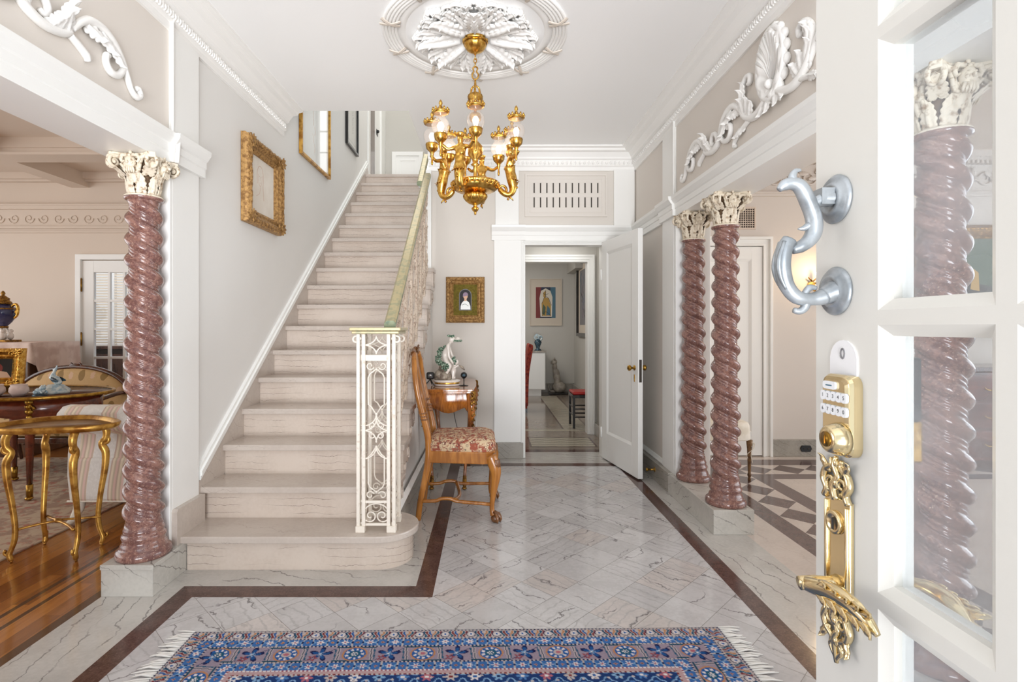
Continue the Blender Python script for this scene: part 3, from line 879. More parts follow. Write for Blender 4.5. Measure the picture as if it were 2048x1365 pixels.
# ---------------------------------------------------------------- iron balustrade
bal = thing('stair_balustrade', 'cream wrought iron stair balustrade with square newel cage and green-gold handrail', 'railing', (0,0,0))
IX0, IX1, IY0, IY1, IZ0, IZ1 = -.683, -.497, 2.775, 2.925, .18, 1.215
def panel_scroll(mb, w, h0, T):
    """one face of the newel; T maps (a, b) -> 3-D with a in [-w/2, w/2], b height"""
    def tb(pts, r=.0042): mb.tube([T(a, b) for a, b in pts], r, 6)
    h = w/2
    top = 1.205
    for b0, b1 in ((1.075,1.105),(.33,.343),(.212,.225)):
        mb.add(([T(-h,b0,-.005),T(h,b0,-.005),T(h,b1,-.005),T(-h,b1,-.005),T(-h,b0,.005),T(h,b0,.005),T(h,b1,.005),T(-h,b1,.005)], [(0,1,2,3),(4,5,6,7),(0,1,5,4),(1,2,6,5),(2,3,7,6),(3,0,4,7)]))
    # four arcs in the top square
    cz = 1.157
    for sx in (-1, 1):
        for sz in (-1, 1):
            a0 = {(-1,-1):0,(1,-1):90,(1,1):180,(-1,1):270}[(sx,sz)]
            tb([(sx*h + h*cos(R(a0+i*9)), cz + sz*.048 + .048*sin(R(a0+i*9))) for i in range(11)])
    # lantern pieces: pair of scrolls, straight sides, crossing circles
    for up in (1, -1):
        def V(b): return b if up == 1 else .343 + (1.075 - b)
        for sx in (-1, 1):
            P = [(sx*(h*.48 + q), V(c)) for q, c in [(x_, z_) for x_, z_ in spiral(0, 1.048, .022, .007, -90*sx*0+200, 560, 18)]]
            tb(P, .0036)
            tb([(sx*.002, V(1.03)), (sx*h*.5, V(1.005)), (sx*h*.62, V(.985)), (sx*h*.62, V(.845)), (sx*h*.4, V(.835)), (sx*.002, V(.795))])
            tb([(sx*.002, V(.795))] + [(sx*h*(1-cos(R(a))), V(.795) - .062*sin(R(a))) for a in range(10,95,10)])
        mb.add(ball(T(0, V(1.03)), .007, 6), 0, True); mb.add(ball(T(0, V(.795)), .008, 6), 0, True)
    # centre motif: diamond of arcs with four small scrolls
    for sx in (-1, 1):
        for sz in (-1, 1):
            tb([(sx*h*(1 - sin(R(a))), .709 + sz*(.06 - .0*a) - sz*.06*cos(R(a))*0 + sz*(-.06 + .058*(1-cos(R(a))) )) for a in range(0,91,9)])
            tb([(sx*(.021) + a_, .709 + sz*.026 + b_) for a_, b_ in spiral(0,0,.019,.006,-90*sz,-90*sz+sx*sz*440,18)], .0034)
    mb.add(ball(T(0,.65), .006, 6), 0, True); mb.add(ball(T(0,.768), .006, 6), 0, True)
    # bottom panel: two facing scrolls under an arch
    tb([(h*cos(R(a)), .268 + .058*sin(R(a))) for a in range(0,181,12)])
    for sx in (-1, 1):
        tb([(sx*h*.46 + a_*sx, .262 + b_) for a_, b_ in spiral(0,0,.036,.006,0,-500,24)], .0042)
pmb = MB()
for x in (IX0, IX1):
    for y in (IY0, IY1):
        for d in (0, 1):
            sx = 1 if x == IX0 else -1
            pmb.box(x+sx*.028*d-.009, x+sx*.028*d+.009, y-.012, y+.012, IZ0+.03, IZ1)
        pmb.box(x-.024+ (.012 if x==IX0 else -.012), x+.024+(.012 if x==IX0 else -.012), y-.02, y+.02, IZ0, IZ0+.034)
        pmb.tube([(x+a*(-1 if x==IX0 else 1), y, b) for a, b in spiral(.012,1.185,.024,.006,180,-260,16)], .006, 6)
pmb.build('newel_post', M['iron'], bal, .002)
gm = MB()
cx, cy = (IX0+IX1)/2, (IY0+IY1)/2
W = IX1-IX0-.05
panel_scroll(gm, W, 0, lambda a, b, d=0: (cx+a, IY0+d, b))
panel_scroll(gm, W, 0, lambda a, b, d=0: (cx+a, IY1+d, b))
panel_scroll(gm, IY1-IY0-.02, 0, lambda a, b, d=0: (IX1-.01+d, cy+a, b))
panel_scroll(gm, IY1-IY0-.02, 0, lambda a, b, d=0: (IX0+.01+d, cy+a, b))
gm.build('newel_scrollwork', M['iron'], bal)
cp = MB(); cp.box(IX0-.03, IX1+.03, IY0-.03, IY1+.05, IZ1, IZ1+.016); cp.box(IX0-.04, IX1+.04, IY0-.04, IY1+.05, IZ1+.016, IZ1+.034)
cp.build('newel_cap', M['rail'], bal, .004)
def rz_(y): return 1.25 + .748*(y - 2.93)
hr = MB()
sec = [(-.032,0),(-.032,.022),(-.020,.036),(.020,.036),(.032,.022),(.032,0),(.022,-.014),(-.022,-.014)]
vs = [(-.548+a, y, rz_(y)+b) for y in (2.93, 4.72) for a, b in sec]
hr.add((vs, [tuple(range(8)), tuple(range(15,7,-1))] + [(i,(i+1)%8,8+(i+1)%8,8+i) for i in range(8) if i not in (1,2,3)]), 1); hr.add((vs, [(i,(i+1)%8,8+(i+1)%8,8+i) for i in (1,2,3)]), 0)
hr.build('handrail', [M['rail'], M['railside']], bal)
h2 = MB()
def rz2(y): return 2.63 + .86*(y-5.12)
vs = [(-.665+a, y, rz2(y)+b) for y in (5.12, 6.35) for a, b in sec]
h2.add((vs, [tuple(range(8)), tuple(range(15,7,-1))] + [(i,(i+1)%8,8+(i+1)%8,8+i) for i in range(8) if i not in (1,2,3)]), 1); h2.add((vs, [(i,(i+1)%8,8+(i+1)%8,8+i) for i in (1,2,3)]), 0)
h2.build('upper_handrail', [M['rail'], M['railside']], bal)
h3 = MB(); h3.tube([(-.68,5.15,2.62),(-.62,5.14,2.58),(-.57,5.12,2.57),(-.55,5.1,2.585)], .010, 6)
h3.build('rail_bracket', M['plaster'], bal)
# raking panels of scrollwork between the treads and the rail
for k in range(1, 8):
    y0 = 2.97 + (k-1)*TR*1.02; y1 = y0 + TR*1.02
    b = MB()
    for y in (y0, y0+.03): b.box(-.557, -.539, y-.009, y+.009, nl(y,.0)+.03 if k>1 else .22, rz_(y)-.01)
    # flat verticals rise from the treads; scrolls between
    def Q(a, h): # a 0..1 along, h 0..1 up
        y = y0+.03 + a*(TR*1.02-.03); lo = nl(y)+.07; hi = rz_(y)-.02
        return (-.548, y, lo + h*(hi-lo))
    def tb(L, r=.005): b.tube([Q(a, h) for a, h in L], r, 6)
    for hh in (.04, .14, .86, .96): tb([(0,hh),(1,hh)], .006)
    for s in (0, 1):
        f = (lambda h: h) if s == 0 else (lambda h: 1-h)
        for sx in (-1, 1):
            tb([(.5+sx*.24+a*sx, f(.20+c*.4)) for a, c in spiral(0,0,.20,.05,0,-520,18)])
            tb([(.5, f(.26)),(.5+sx*.30,f(.30)),(.5+sx*.30,f(.42)),(.5,f(.46))])
            tb([(.5+sx*.5*(1-cos(R(q*15))), f(.46)+(.0) + (1 if s==0 else -1)*.04*sin(R(q*15))) for q in range(7)])
            tb([(.5+sx*.2+a*sx, f(.47+c*.3)) for a, c in spiral(0,0,.14,.04,90,-380,14)], .004)
    tb([(.5-.48*cos(R(q*18)), .09+.05*sin(R(q*36))) for q in range(11)], .005)
    tb([(.5-.48*cos(R(q*18)), .91+.05*sin(R(q*36))) for q in range(11)], .005)
    b.build('raking_scroll_panel', M['ironold'], bal)
# ---------------------------------------------------------------- twisted columns
def shaft_mesh():
    """spiral shaft z .0 to 1.0 in true size: from z=.155 to 1.725"""
    n, m = 56, 560
    z0, z1 = .150, 1.722
    vs, fs = [], []
    for i in range(m+1):
        t = i/m; z = z0 + (z1-z0)*t
        r0 = .079 - .012*t
        e = min(1, t/.035, (1-t)/.03)
        for k in range(n):
            a = 2*PI*k/n
            ph = 2*(a - 2*PI*z/.30*.5) * 1.0
            ph = a*2 + 2*PI*z/.101
            q = (ph/(2*PI)) % 1
            if q < .64: prof = .0245*sin(PI*q/.64)**.75 - .012
            else: prof = .0065*abs(sin(2*PI*(q-.64)/.36))**.8 - .012
            r = r0 + e*prof
            vs.append((r*cos(a), r*sin(a), z))
    for i in range(m):
        for k in range(n):
            l = (k+1) % n
            fs.append((i*n+k, i*n+l, (i+1)*n+l, (i+1)*n+k))
    return vs, fs
BASE = [(0,0),(.117,0),(.120,.010),(.120,.022),(.116,.034),(.106,.042),(.101,.046),(.100,.054),(.097,.062),(.092,.070),(.090,.080),(.094,.090),(.096,.098),(.093,.106),(.087,.112),(.086,.120),(.088,.126),(.086,.134),(.082,.142),(.080,.155)]
def volute(mb, ang, r, z, mi=0):
    """corner volute turned out along the angle"""
    ex = Vector((cos(ang), sin(ang), 0)); ez = Vector((0,0,1)); ey = ez.cross(ex)
    for s in (-1, 1):
        e = (ex + ey*s*.55).normalized()
        pts = []
        for a, b in spiral(0, 0, .030, .004, 100, -470, 26):
            pts.append(ex*r + e*(a-.012) + ez*(z+b) + ey*s*.014)
        mb.add(tube(pts, [.010,.007,.004], 6), mi, True)
        mb.add(ball(tuple(ex*r + e*(-.012) + ey*s*.016 + ez*z), .009, 6), mi, True)
        # stem from the bell up to the volute
        mb.add(tube([ex*.062+ey*s*.035+ez*(z-.085), ex*.075+ey*s*.04+ez*(z-.03), ex*(r-.03)+ey*s*.03+ez*(z+.022), ex*(r-.005)+ey*s*.012+ez*(z+.030)], [.006,.011,.011,.009], 6), mi, True)
def make_column(loc, label, rot=0):
    c = thing('twisted_column', label, 'column', loc, rot, 'twisted red columns beside the openings')
    b = MB(); b.lathe(BASE, 40); b.build('base', M['porphyry'], c)
    s = MB(); s.add(shaft_mesh(), 0, True); s.build('shaft', M['porphyry'], c)
    k = MB(); k.lathe([(0,1.712),(.074,1.712),(.082,1.718),(.084,1.724),(.084,1.728)], 32); k.build('neck_ring', M['porphyry'], c)
    k = MB(); k.lathe([(.05,1.727),(.082,1.727),(.083,1.733),(.078,1.738),(.05,1.738)], 32); k.build('collar', M['ivory'], c)
    cap = MB()
    z0, z1 = 1.736, 1.925
    cap.lathe([(0,z0),(.058,z0),(.060,z0+.05),(.066,z0+.10),(.080,z0+.14),(.095,z1-.03),(0,z1-.03)], 32)
    capo = cap.build('capital', M['umber'], c)
    o = MB()
    # two tiers of acanthus leaves
    for i in range(8):
        a = 2*PI*i/8 + PI/8
        e = Vector((cos(a), sin(a), 0)); t = Vector((-sin(a), cos(a), 0))
        up = (Vector((0,0,1)) + e*.06).normalized()
        o.add(leaf(.105, .050, 5, .22, .012), 0, True, frame(e*.056 + Vector((0,0,z0)), t, up, e))
        o.add(tube([e*.066+Vector((0,0,z0+.006)), e*.070+Vector((0,0,z0+.05)), e*.076+Vector((0,0,z0+.085))], [.004,.003], 5), 0, True)
    for i in range(4):
        a = PI/2*i
        e = Vector((cos(a), sin(a), 0)); t = Vector((-sin(a), cos(a), 0)); up = (Vector((0,0,1)) + e*.18).normalized()
        o.add(leaf(.10, .055, 5, .25, .014), 0, True, frame(e*.062 + Vector((0,0,z0+.05)), t, up, e))
        # small inward curls either side of the face
        for s_ in (-1, 1):
            P = [e*.088 + t*(s_*(.018)+q) + Vector((0,0,z1-.075+w_)) for q, w_ in spiral(0,0,.020,.004,90-90*s_,90-90*s_-s_*430,16)]
            o.add(tube(P, [.007,.003], 6), 0, True)
            o.add(tube([e*.072+t*s_*.006+Vector((0,0,z0+.075)), e*.082+t*s_*.03+Vector((0,0,z0+.11)), e*.098+t*s_*.048+Vector((0,0,z1-.055))], [.005,.008,.006], 6), 0, True)
    for i in range(4):
        volute(o, PI/4 + PI/2*i, .132, z1-.045)
        a = PI/4 + PI/2*i; e = Vector((cos(a), sin(a), 0))
        o.add(leaf(.085, .06, 5, .35, .012), 0, True, frame(e*.075 + Vector((0,0,z0+.085)), (-sin(a),cos(a),0), (e*.8+Vector((0,0,.6))).normalized(), (e*.6-Vector((0,0,.8))*-1*.8).normalized()))
    # masks in the middle of the sides
    for i in range(4):
        a = PI/2*i + R(0)
        e = Vector((cos(a), sin(a), 0)); t = Vector((-sin(a), cos(a), 0)); zc = z1-.050
        F = frame(e*.094 + Vector((0,0,zc)), t, Vector((0,0,1)), e)
        o.add(ball((0,0,.004), (.026,.034,.022), 10), 0, True, F)
        o.add(ball((0,-.004,.028), (.006,.009,.008), 6), 0, True, F)
        for s_ in (-1,1):
            o.add(ball((s_*.010,.010,.022), (.006,.003,.004), 6), 0, True, F)
            o.add(ball((s_*.013,-.006,.018), (.008,.008,.006), 6), 0, True, F)
            o.add(tube([(s_*.012,.030,.012),(s_*.034,.034,.008),(s_*.044,.016,.006),(s_*.036,.000,.006),(s_*.026,.008,.008)], [.007,.010,.009,.007,.004], 6), 0, True, F)
        o.add(ball((0,-.018,.022), (.009,.003,.004), 6), 0, True, F)
        for s_ in (-2,-1,0,1,2): o.add(tube([(s_*.008,-.022,.016),(s_*.011,-.040,.014),(s_*.009,-.052,.008)], [.006,.005,.003], 5), 0, True, F)
    o.build('carved_ornament', M['ivory'], capo)
    # abacus with concave sides
    P = []
    for i in range(4):
        a0 = PI/4 + PI/2*i
        ca = (.150*cos(a0), .150*sin(a0)); cb = (.150*cos(a0+PI/2), .150*sin(a0+PI/2))
        tn = (-sin(a0), cos(a0))
        P.append((ca[0]-tn[0]*.016, ca[1]-tn[1]*.016)); P.append((ca[0]+tn[0]*.016, ca[1]+tn[1]*.016))
        nx, ny = cos(a0+PI/4), sin(a0+PI/4)
        for q in (.25,.4,.5,.6,.75):
            x = ca[0]+(cb[0]-ca[0])*q; y = ca[1]+(cb[1]-ca[1])*q; d = .022*sin(PI*q)
            P.append((x-nx*d, y-ny*d))
    ab = MB(); ab.add(prism(P, z1-.028, z1-.016, 'XY')); P2 = [(x*.96, y*.96) for x, y in P]; ab.add(prism(P2, z1-.016, z1, 'XY'))
    abo = ab.build('abacus', M['ivory'], c, .002)
    f = MB()
    for i in range(4):
        a = PI/2*i; e = Vector((cos(a), sin(a), 0)); t = Vector((-sin(a), cos(a), 0)); zc = z1-.018
        F = frame(e*.096 + Vector((0,0,zc)), t, Vector((0,0,1)), e)
        f.add(ball((0,0,.010), .007, 6), 0, True, F)
        for q in range(5):
            f.add(ball((.014*cos(q*2*PI/5+.3), .014*sin(q*2*PI/5+.3), .004), (.009,.009,.005), 6), 0, True, F)
    f.build('rosette', M['ivory'], abo)
    return c
CZ = .150
col1 = make_column((-1.678, 2.578, .148), 'twisted red marble column on the left plinth between hall and salon')
for loc, lab in (((1.478, 3.312, CZ), 'twisted red marble column at the front edge of the right plinth, nearer of the pair'),
                 ((1.482, 3.842, CZ), 'twisted red marble column standing behind the other on the right plinth, against the pilaster'),
                 ((1.478, 1.735, CZ), 'twisted red marble column seen through the glass of the open front door')):
    dup(col1, loc, 0, lab)
# ---------------------------------------------------------------- ceiling medallion
MX, MY = -.08, 3.08
md = thing('ceiling_medallion', 'round white plaster acanthus medallion on the hall ceiling around the chandelier', 'ceiling medallion', (MX, MY, H))
rm = MB()
for i, r in enumerate((.525,.508,.490,.472,.454)):
    rm.lathe([(r-.009,0),(r-.008,-.010-.002*(i in (1,2,3))),(r,-.016-.003*(i in (1,2,3))),(r+.008,-.010-.002*(i in (1,2,3))),(r+.009,0)], 72, cap=False)
rm.lathe([(.40,0),(.405,-.004),(.445,-.006),(.445,0)], 72, cap=False)
rm.build('reeded_rim', M['plaster'], md)
rib = Mt('grey_beige_ribbon_plaster', srgb(206,196,184), .6).mat
for i in range(10):
    a0 = 2*PI*(i+.5)/10
    b = MB()
    for s in (-1, 1):
        P = []
        for q in range(7):
            r = .437 + .105*q/6; a = a0 + s*(.05 - .10*q/6)
            P.append((r*cos(a), r*sin(a), -.014 - .012*sin(PI*q/6)))
        b.add(tube(P, .011, 6, False, (Vector((0,0,1)), .45)), 0, False)
    b.build('ribbon_tie', rib, md)
lf = MB()
def radial(a, r0, L, W, z, curl=.12, rise=.03, lobes=6, tilt=0):
    e = Vector((cos(a), sin(a), 0)); t = Vector((-sin(a), cos(a), 0)); n = Vector((0,0,-1))
    lf.add(leaf(L, W, lobes, curl, rise, 16, 10, .006, .3), 0, True, frame(e*r0 + n*z, t, (e+n*tilt).normalized(), (n-e*tilt).normalized()))
for i in range(8):
    a = 2*PI*i/8 + PI/2
    radial(a, .085, .27, .125, .006, .22, .045, 7)
    radial(a, .12, .17, .045, .040, .3, .02, 4)
    radial(a+PI/8, .075, .20, .05, .002, .10, .025, 5)
    for s in (-1, 1):
        radial(a+s*.17, .17, .155, .075, .008, .3, .028, 5)
        radial(a+s*.27, .22, .13, .07, .006, .35, .026, 4)
        radial(a+s*.12, .27, .10, .07, .012, .45, .024, 4)
        e = a + s*.33
        c = Vector((.30*cos(e), .30*sin(e), -.014))
        u = Vector((cos(e), sin(e), 0)); v = Vector((-sin(e), cos(e), 0))
        lf.add(tube([c + u*p + v*q*s for p, q in spiral(0,0,.038,.006,-120,330,18)], [.012,.006], 6), 0, True)
    for q in range(7):
        aa = a + (q-3)*.055; r = .352 - abs(q-3)*.008
        lf.add(ball((r*cos(aa), r*sin(aa), -.02), (.018,.018,.018), 7), 0, True)
lf.lathe([(0,-.02),(.08,-.03),(.10,-.02),(.11,0)], 32)
lf.build('acanthus_rosette', M['plaster'], md)

# ---------------------------------------------------------------- frieze scroll ornaments
def frieze(name, label, F):
    th = thing(name, label, 'wall ornament')
    sc = MB()
    flat = (Vector((0,0,1)), .75)
    def curve(pts, r, d=.012):
        P = smooth(pts, 6)
        sc.add(tube([F @ Vector((a, b, d)) for a, b in P], [q*1.12 for q in r], 8), 0, True)
    def lf_(s, z, ang, L, W, curl=.35, lobes=4, d=.006):
        e = Vector((cos(R(ang)), sin(R(ang)), 0)); n = Vector((0,0,1)); t = Vector((sin(R(ang)), -cos(R(ang)), 0))
        sc.add(leaf(L*1.2, W*1.35, lobes, curl, .018, 12, 8, .004, .32), 0, True, F @ frame(Vector((s,z,d)), t, e, n))
    for k in (1, -1):
        G = F; 
        def cv(pts, r, d=.012): curve([(k*a, b) for a, b in pts], r, d)
        def lv(s, z, ang, L, W, curl=.35, lobes=4, d=.006): lf_(k*s, z, ang if k == 1 else 180-ang, L, W, curl, lobes, d)
        # stem from under the shell rising to the first joint
        cv([(.05,2.47),(.035,2.43),(.05,2.395),(.11,2.365),(.18,2.355),(.245,2.375),(.30,2.42),(.325,2.49),(.31,2.56),(.265,2.60),(.225,2.59),(.225,2.56),(.245,2.555)], [.010,.017,.020,.020,.019,.018,.017,.016,.015,.014,.014,.013,.011])
        lv(.27,2.385,70,.12,.06); lv(.25,2.38,95,.10,.055); lv(.23,2.37,120,.085,.05); lv(.30,2.43,85,.12,.05,.4); lv(.315,2.50,110,.09,.05,.5)
        cv([(.235,2.36),(.29,2.345),(.35,2.33),(.40,2.30),(.405,2.275),(.385,2.272)], [.012,.012,.011,.011,.011,.009])
        lv(.29,2.345,-20,.09,.035,.3)
        # second arc
        cv([(.30,2.40),(.35,2.47),(.42,2.51),(.49,2.505),(.55,2.47),(.585,2.41),(.62,2.365),(.70,2.345),(.78,2.36),(.82,2.385)], [.010,.015,.018,.019,.018,.016,.016,.016,.015,.012])
        lv(.36,2.46,-10,.07,.045,.5); lv(.43,2.49,-35,.09,.05,.5); lv(.50,2.47,-60,.10,.05,.4); lv(.55,2.45,-75,.09,.05,.4)
        cv([(.585,2.40),(.535,2.35),(.48,2.345),(.45,2.375),(.455,2.415),(.48,2.42),(.487,2.40)], [.013,.014,.014,.013,.013,.012,.009])
        cv([(.62,2.37),(.645,2.43),(.69,2.445),(.715,2.415),(.70,2.385),(.68,2.39)], [.012,.013,.013,.012,.011,.008])
        lv(.76,2.36,65,.12,.055,.5); lv(.80,2.37,85,.13,.05,.5); lv(.72,2.35,50,.08,.05)
        cv([(.82,2.37),(.86,2.355),(.90,2.335),(.91,2.315)], [.012,.013,.014,.010])
        # third arc and end curl
        cv([(.83,2.40),(.87,2.45),(.92,2.485),(.985,2.49),(1.05,2.465),(1.10,2.42),(1.135,2.37),(1.165,2.32),(1.20,2.30),(1.225,2.315),(1.215,2.34),(1.195,2.335)], [.010,.014,.017,.018,.017,.015,.012,.011,.013,.014,.013,.010])
        lv(.90,2.46,-20,.08,.05,.5); lv(.98,2.475,-45,.09,.05,.4); lv(1.05,2.45,-60,.08,.045,.4)
        cv([(1.12,2.39),(1.085,2.345),(1.04,2.335),(1.01,2.36),(1.012,2.395),(1.03,2.40)], [.011,.014,.014,.013,.012,.009])
        # leaf falling below the shell
        lv(.03,2.40,-80 if k==1 else -80,.08,.05,.3); lv(.06,2.39,-50,.08,.045,.3)
    sc.build('scrollwork', M['plaster'], th)
    sh = MB()
    cz = 2.545
    n = 66; vs, fs = [], []
    Rg = 8
    for i in range(n):
        a = 2*PI*i/n
        flute = abs(cos(a*9/2+PI/2))
        for j in range(Rg+1):
            q = j/Rg
            rx, ry = .115*(1+.10*flute*q), .165*(1+.07*flute*q)
            x = rx*q*cos(a); y = -.09*(1-q) + ry*q*sin(a)
            z = .012 + .030*q**2*(1) + .012*flute*q - (.02*(q>.95))
            vs.append(F @ Vector((x, cz+y, z)))
    for i in range(n):
        l = (i+1) % n
        for j in range(Rg):
            fs.append((i*(Rg+1)+j, i*(Rg+1)+j+1, l*(Rg+1)+j+1, l*(Rg+1)+j))
    sh.add((vs, fs), 0, True)
    sh.add(tube([F @ Vector((.118*cos(R(a)), cz+.168*sin(R(a)), .022)) for a in range(0,360,6)], .016, 7, True), 0, True)
    for i in range(9):
        a = R(20+i*17.5)
        sh.add(tube([F @ Vector((.012*cos(a), cz-.085+.015*sin(a), .016)), F @ Vector((.06*cos(a), cz-.03+.09*sin(a), .022)), F @ Vector((.104*cos(a), cz+.150*sin(a), .042))], [.003,.006,.009], 5), 0, True)
    for i in range(16):
        a = R(-10 + i*22.5); sh.add(ball((0,0,0), (.030,.024,.018), 8), 0, True, F @ frame((.128*cos(a), cz+.172*sin(a), .014), (-sin(a),cos(a),0), (cos(a),sin(a),0), (0,0,1)))
    sh.add(ball(tuple(F @ Vector((0, cz-.10, .03))), .024, 8), 0, True)
    sh.build('shell', M['plaster'], th)
    return th
frieze('frieze_scroll_ornament', 'white plaster shell and leaf scroll on the beam above the right pair of columns', frame((XR,2.60,0), (0,1,0), (0,0,1), (-1,0,0)))
frieze('frieze_scroll_ornament', 'white plaster leaf scroll on the beam above the left column', frame((XL,1.215,0), (0,1,0), (0,0,1), (1,0,0)))

# ---------------------------------------------------------------- chandelier
chd = thing('chandelier', 'gilt bronze chandelier with figure arms and etched globes hanging from the ceiling medallion', 'chandelier', (MX, MY, 0))
G = M['gold']
def flute(nf, amp): return lambda a, r, z: r*(1+amp*cos(a*nf))
cn = MB(); cn.lathe([(0,2.925),(.070,2.925),(.074,2.918),(.074,2.908),(.068,2.90)], 40, fn=flute(40,.02)); cn.lathe([(.068,2.90),(.064,2.885),(.048,2.862),(.024,2.848),(.010,2.842),(.006,2.835),(0,2.83)], 40, fn=flute(14,.03))
cn.lathe([(.05,2.95),(.05,2.925)], 20)
cn.build('canopy', G, chd)
cc = MB()
for i, z in enumerate((2.82, 2.80)):
    cc.tube([(.008*cos(R(a)) if i % 2 else 0, 0 if i % 2 else .008*cos(R(a)), z+.014*sin(R(a))) for a in range(0,360,30)], .003, 6, 0, True)
cc.tube([(0,0,2.79),(0,0,2.765)], [.004,.006,.004], 6)
for s in (-1, 1):
    cc.tube(smooth([(0,0,2.768),(s*.014,0,2.755),(s*.008,0,2.737),(s*.018,0,2.72),(s*.014,0,2.70),(0,0,2.69)], 4), .0045, 6)
cc.tube([(0,0,2.692),(0,0,2.66),(0,0,2.64)], [.005,.008,.005], 6)
cc.build('chain', G, chd)
hb = MB()
for i in range(3):
    a = 2*PI*i/3 + .5
    hb.tube([(cos(a)*r, sin(a)*r, z) for r, z in smooth([(.006,2.655),(.024,2.645),(.030,2.62),(.040,2.60),(.044,2.58),(.036,2.565)], 4)], [.005,.007,.005], 6)
hb.lathe([(0,2.61),(.034,2.605),(.043,2.595),(.042,2.58),(.034,2.56),(.018,2.545),(.012,2.535),(.020,2.525),(.012,2.515)], 28, fn=flute(14,.05))
hb.lathe([(.008,2.52),(.008,2.50),(.030,2.49),(.036,2.47),(.030,2.45),(.012,2.44),(.010,2.36),(.016,2.35),(.010,2.34),(.022,2.325),(.040,2.305),(.046,2.28),(.038,2.245),(.018,2.225),(.014,2.205),(.026,2.195),(.012,2.185),(.010,2.12),(.03,2.10),(.045,2.085)], 28, fn=flute(10,.03))
hb.build('central_stem', G, chd)
bw = MB()
bw.lathe([(0,2.082),(.12,2.085),(.132,2.092),(.138,2.088),(.139,2.078),(.134,2.068)], 56, fn=flute(56,.008))
bw.lathe([(.134,2.068),(.128,2.056),(.112,2.044),(.094,2.038),(.070,2.036),(.058,2.030)], 56, fn=flute(28,.02))
bw.lathe([(.050,2.032),(.062,2.024),(.068,2.014),(.066,2.002),(.054,1.984),(.036,1.970),(.016,1.962),(.010,1.955),(.014,1.949),(.020,1.945),(.022,1.938),(.016,1.928),(.008,1.920),(.006,1.912),(.008,1.908),(0,1.902)], 56, fn=lambda a, r, z: r*(1+(.06*cos(a*14) if z < 2.025 and z > 1.965 else 0)))
for i in range(28):
    a = 2*PI*i/28
    bw.add(leaf(.030,.022,3,.1,.004,6,4,.002), 0, True, frame((.130*cos(a),.130*sin(a),2.060), (-sin(a),cos(a),0), (cos(a)*.35,sin(a)*.35,.93), (cos(a)*.93,sin(a)*.93,-.35)))
bw.build('bowl', G, chd)
# figure: x out, y along the ring
fig_nodes = {'pel':(.205,0,2.155,.024,.026),'b1':(.213,0,2.11,.028,.026),'b2':(.222,0,2.07,.022,.022),'b3':(.218,0,2.035,.018,.018),'b4':(.192,0,2.018,.017,.017),'b5':(.160,0,2.035,.014,.014),'b6':(.138,0,2.062,.012,.012),
 'wa':(.200,0,2.185,.017,.020),'ch':(.202,0,2.222,.021,.026),'ne':(.203,0,2.252,.009,.009),'he':(.204,0,2.275,.015,.016),'ht':(.203,0,2.293,.012,.013),
 'sl':(.204,.030,2.236,.010,.010),'el':(.222,.066,2.222,.008,.008),'hl':(.243,.098,2.252,.007,.007),'sr':(.204,-.030,2.236,.010,.010),'er':(.222,-.066,2.222,.008,.008),'hr':(.243,-.098,2.252,.007,.007)}
fig = None
def mkfig(): return skin(fig_nodes, [('pel','b1'),('b1','b2'),('b2','b3'),('b3','b4'),('b4','b5'),('b5','b6'),('pel','wa'),('wa','ch'),('ch','ne'),('ne','he'),('he','ht'),('ch','sl'),('sl','el'),('el','hl'),('ch','sr'),('sr','er'),('er','hr')], 2, [((.204,0,2.276),(.0165,.0165,.021)),((.219,0,2.274),(.004,.004,.005))])
for k_, q_ in list(fig_nodes.items()):
    g_ = 1.22 if k_ in ('pel','b1','b2','b3','b4','wa','ch','he','ht') else 1.3
    fig_nodes[k_] = q_[:3] + tuple(r_*g_ for r_ in q_[3:])
fx_ = MB()
fx_.lathe([(.005,2.285),(.017,2.288),(.020,2.300),(.024,2.306),(.022,2.312),(0,2.312)], 14, fn=flute(7,.08), M=Matrix.Translation((.203,0,0)))
fig = mkfig()
wreath = fx_.mesh('head_wreath'); fx_ = MB()
for i in range(5):
    a = PI + (i-2)*.62
    fx_.add(leaf(.07,.030,4,.5,.006,8,5,.002), 0, True, frame((.208-.020*cos(a)*-1, .020*sin(a), 2.155), (-sin(a),cos(a),0), (cos(a)*.12,sin(a)*.12,-.99), (cos(a),sin(a),.12)) if False else frame((.208+.022*cos(a+PI), .022*sin(a+PI), 2.158), (-sin(a+PI),cos(a+PI),0), (cos(a+PI)*.15,sin(a+PI)*.15,-.99), (cos(a+PI),sin(a+PI),.12)))
fx_.tube([(a, 0, b) for a, b in spiral(.155,2.055,.030,.006,-60,330,18)], [.009,.005], 6)
fx_.tube([(.222,0,2.07),(.243,0,2.085),(.252,0,2.10)], [.008,.006,.002], 5); fx_.ball((.243,0,2.068), .008, 6)
fx_.ball((.192,0,1.998), .008, 6); fx_.tube([(.20,0,2.01),(.215,0,2.0),(.222,0,1.99)], [.006,.003], 5)
fxm = fx_.mesh('arm_leafwork')
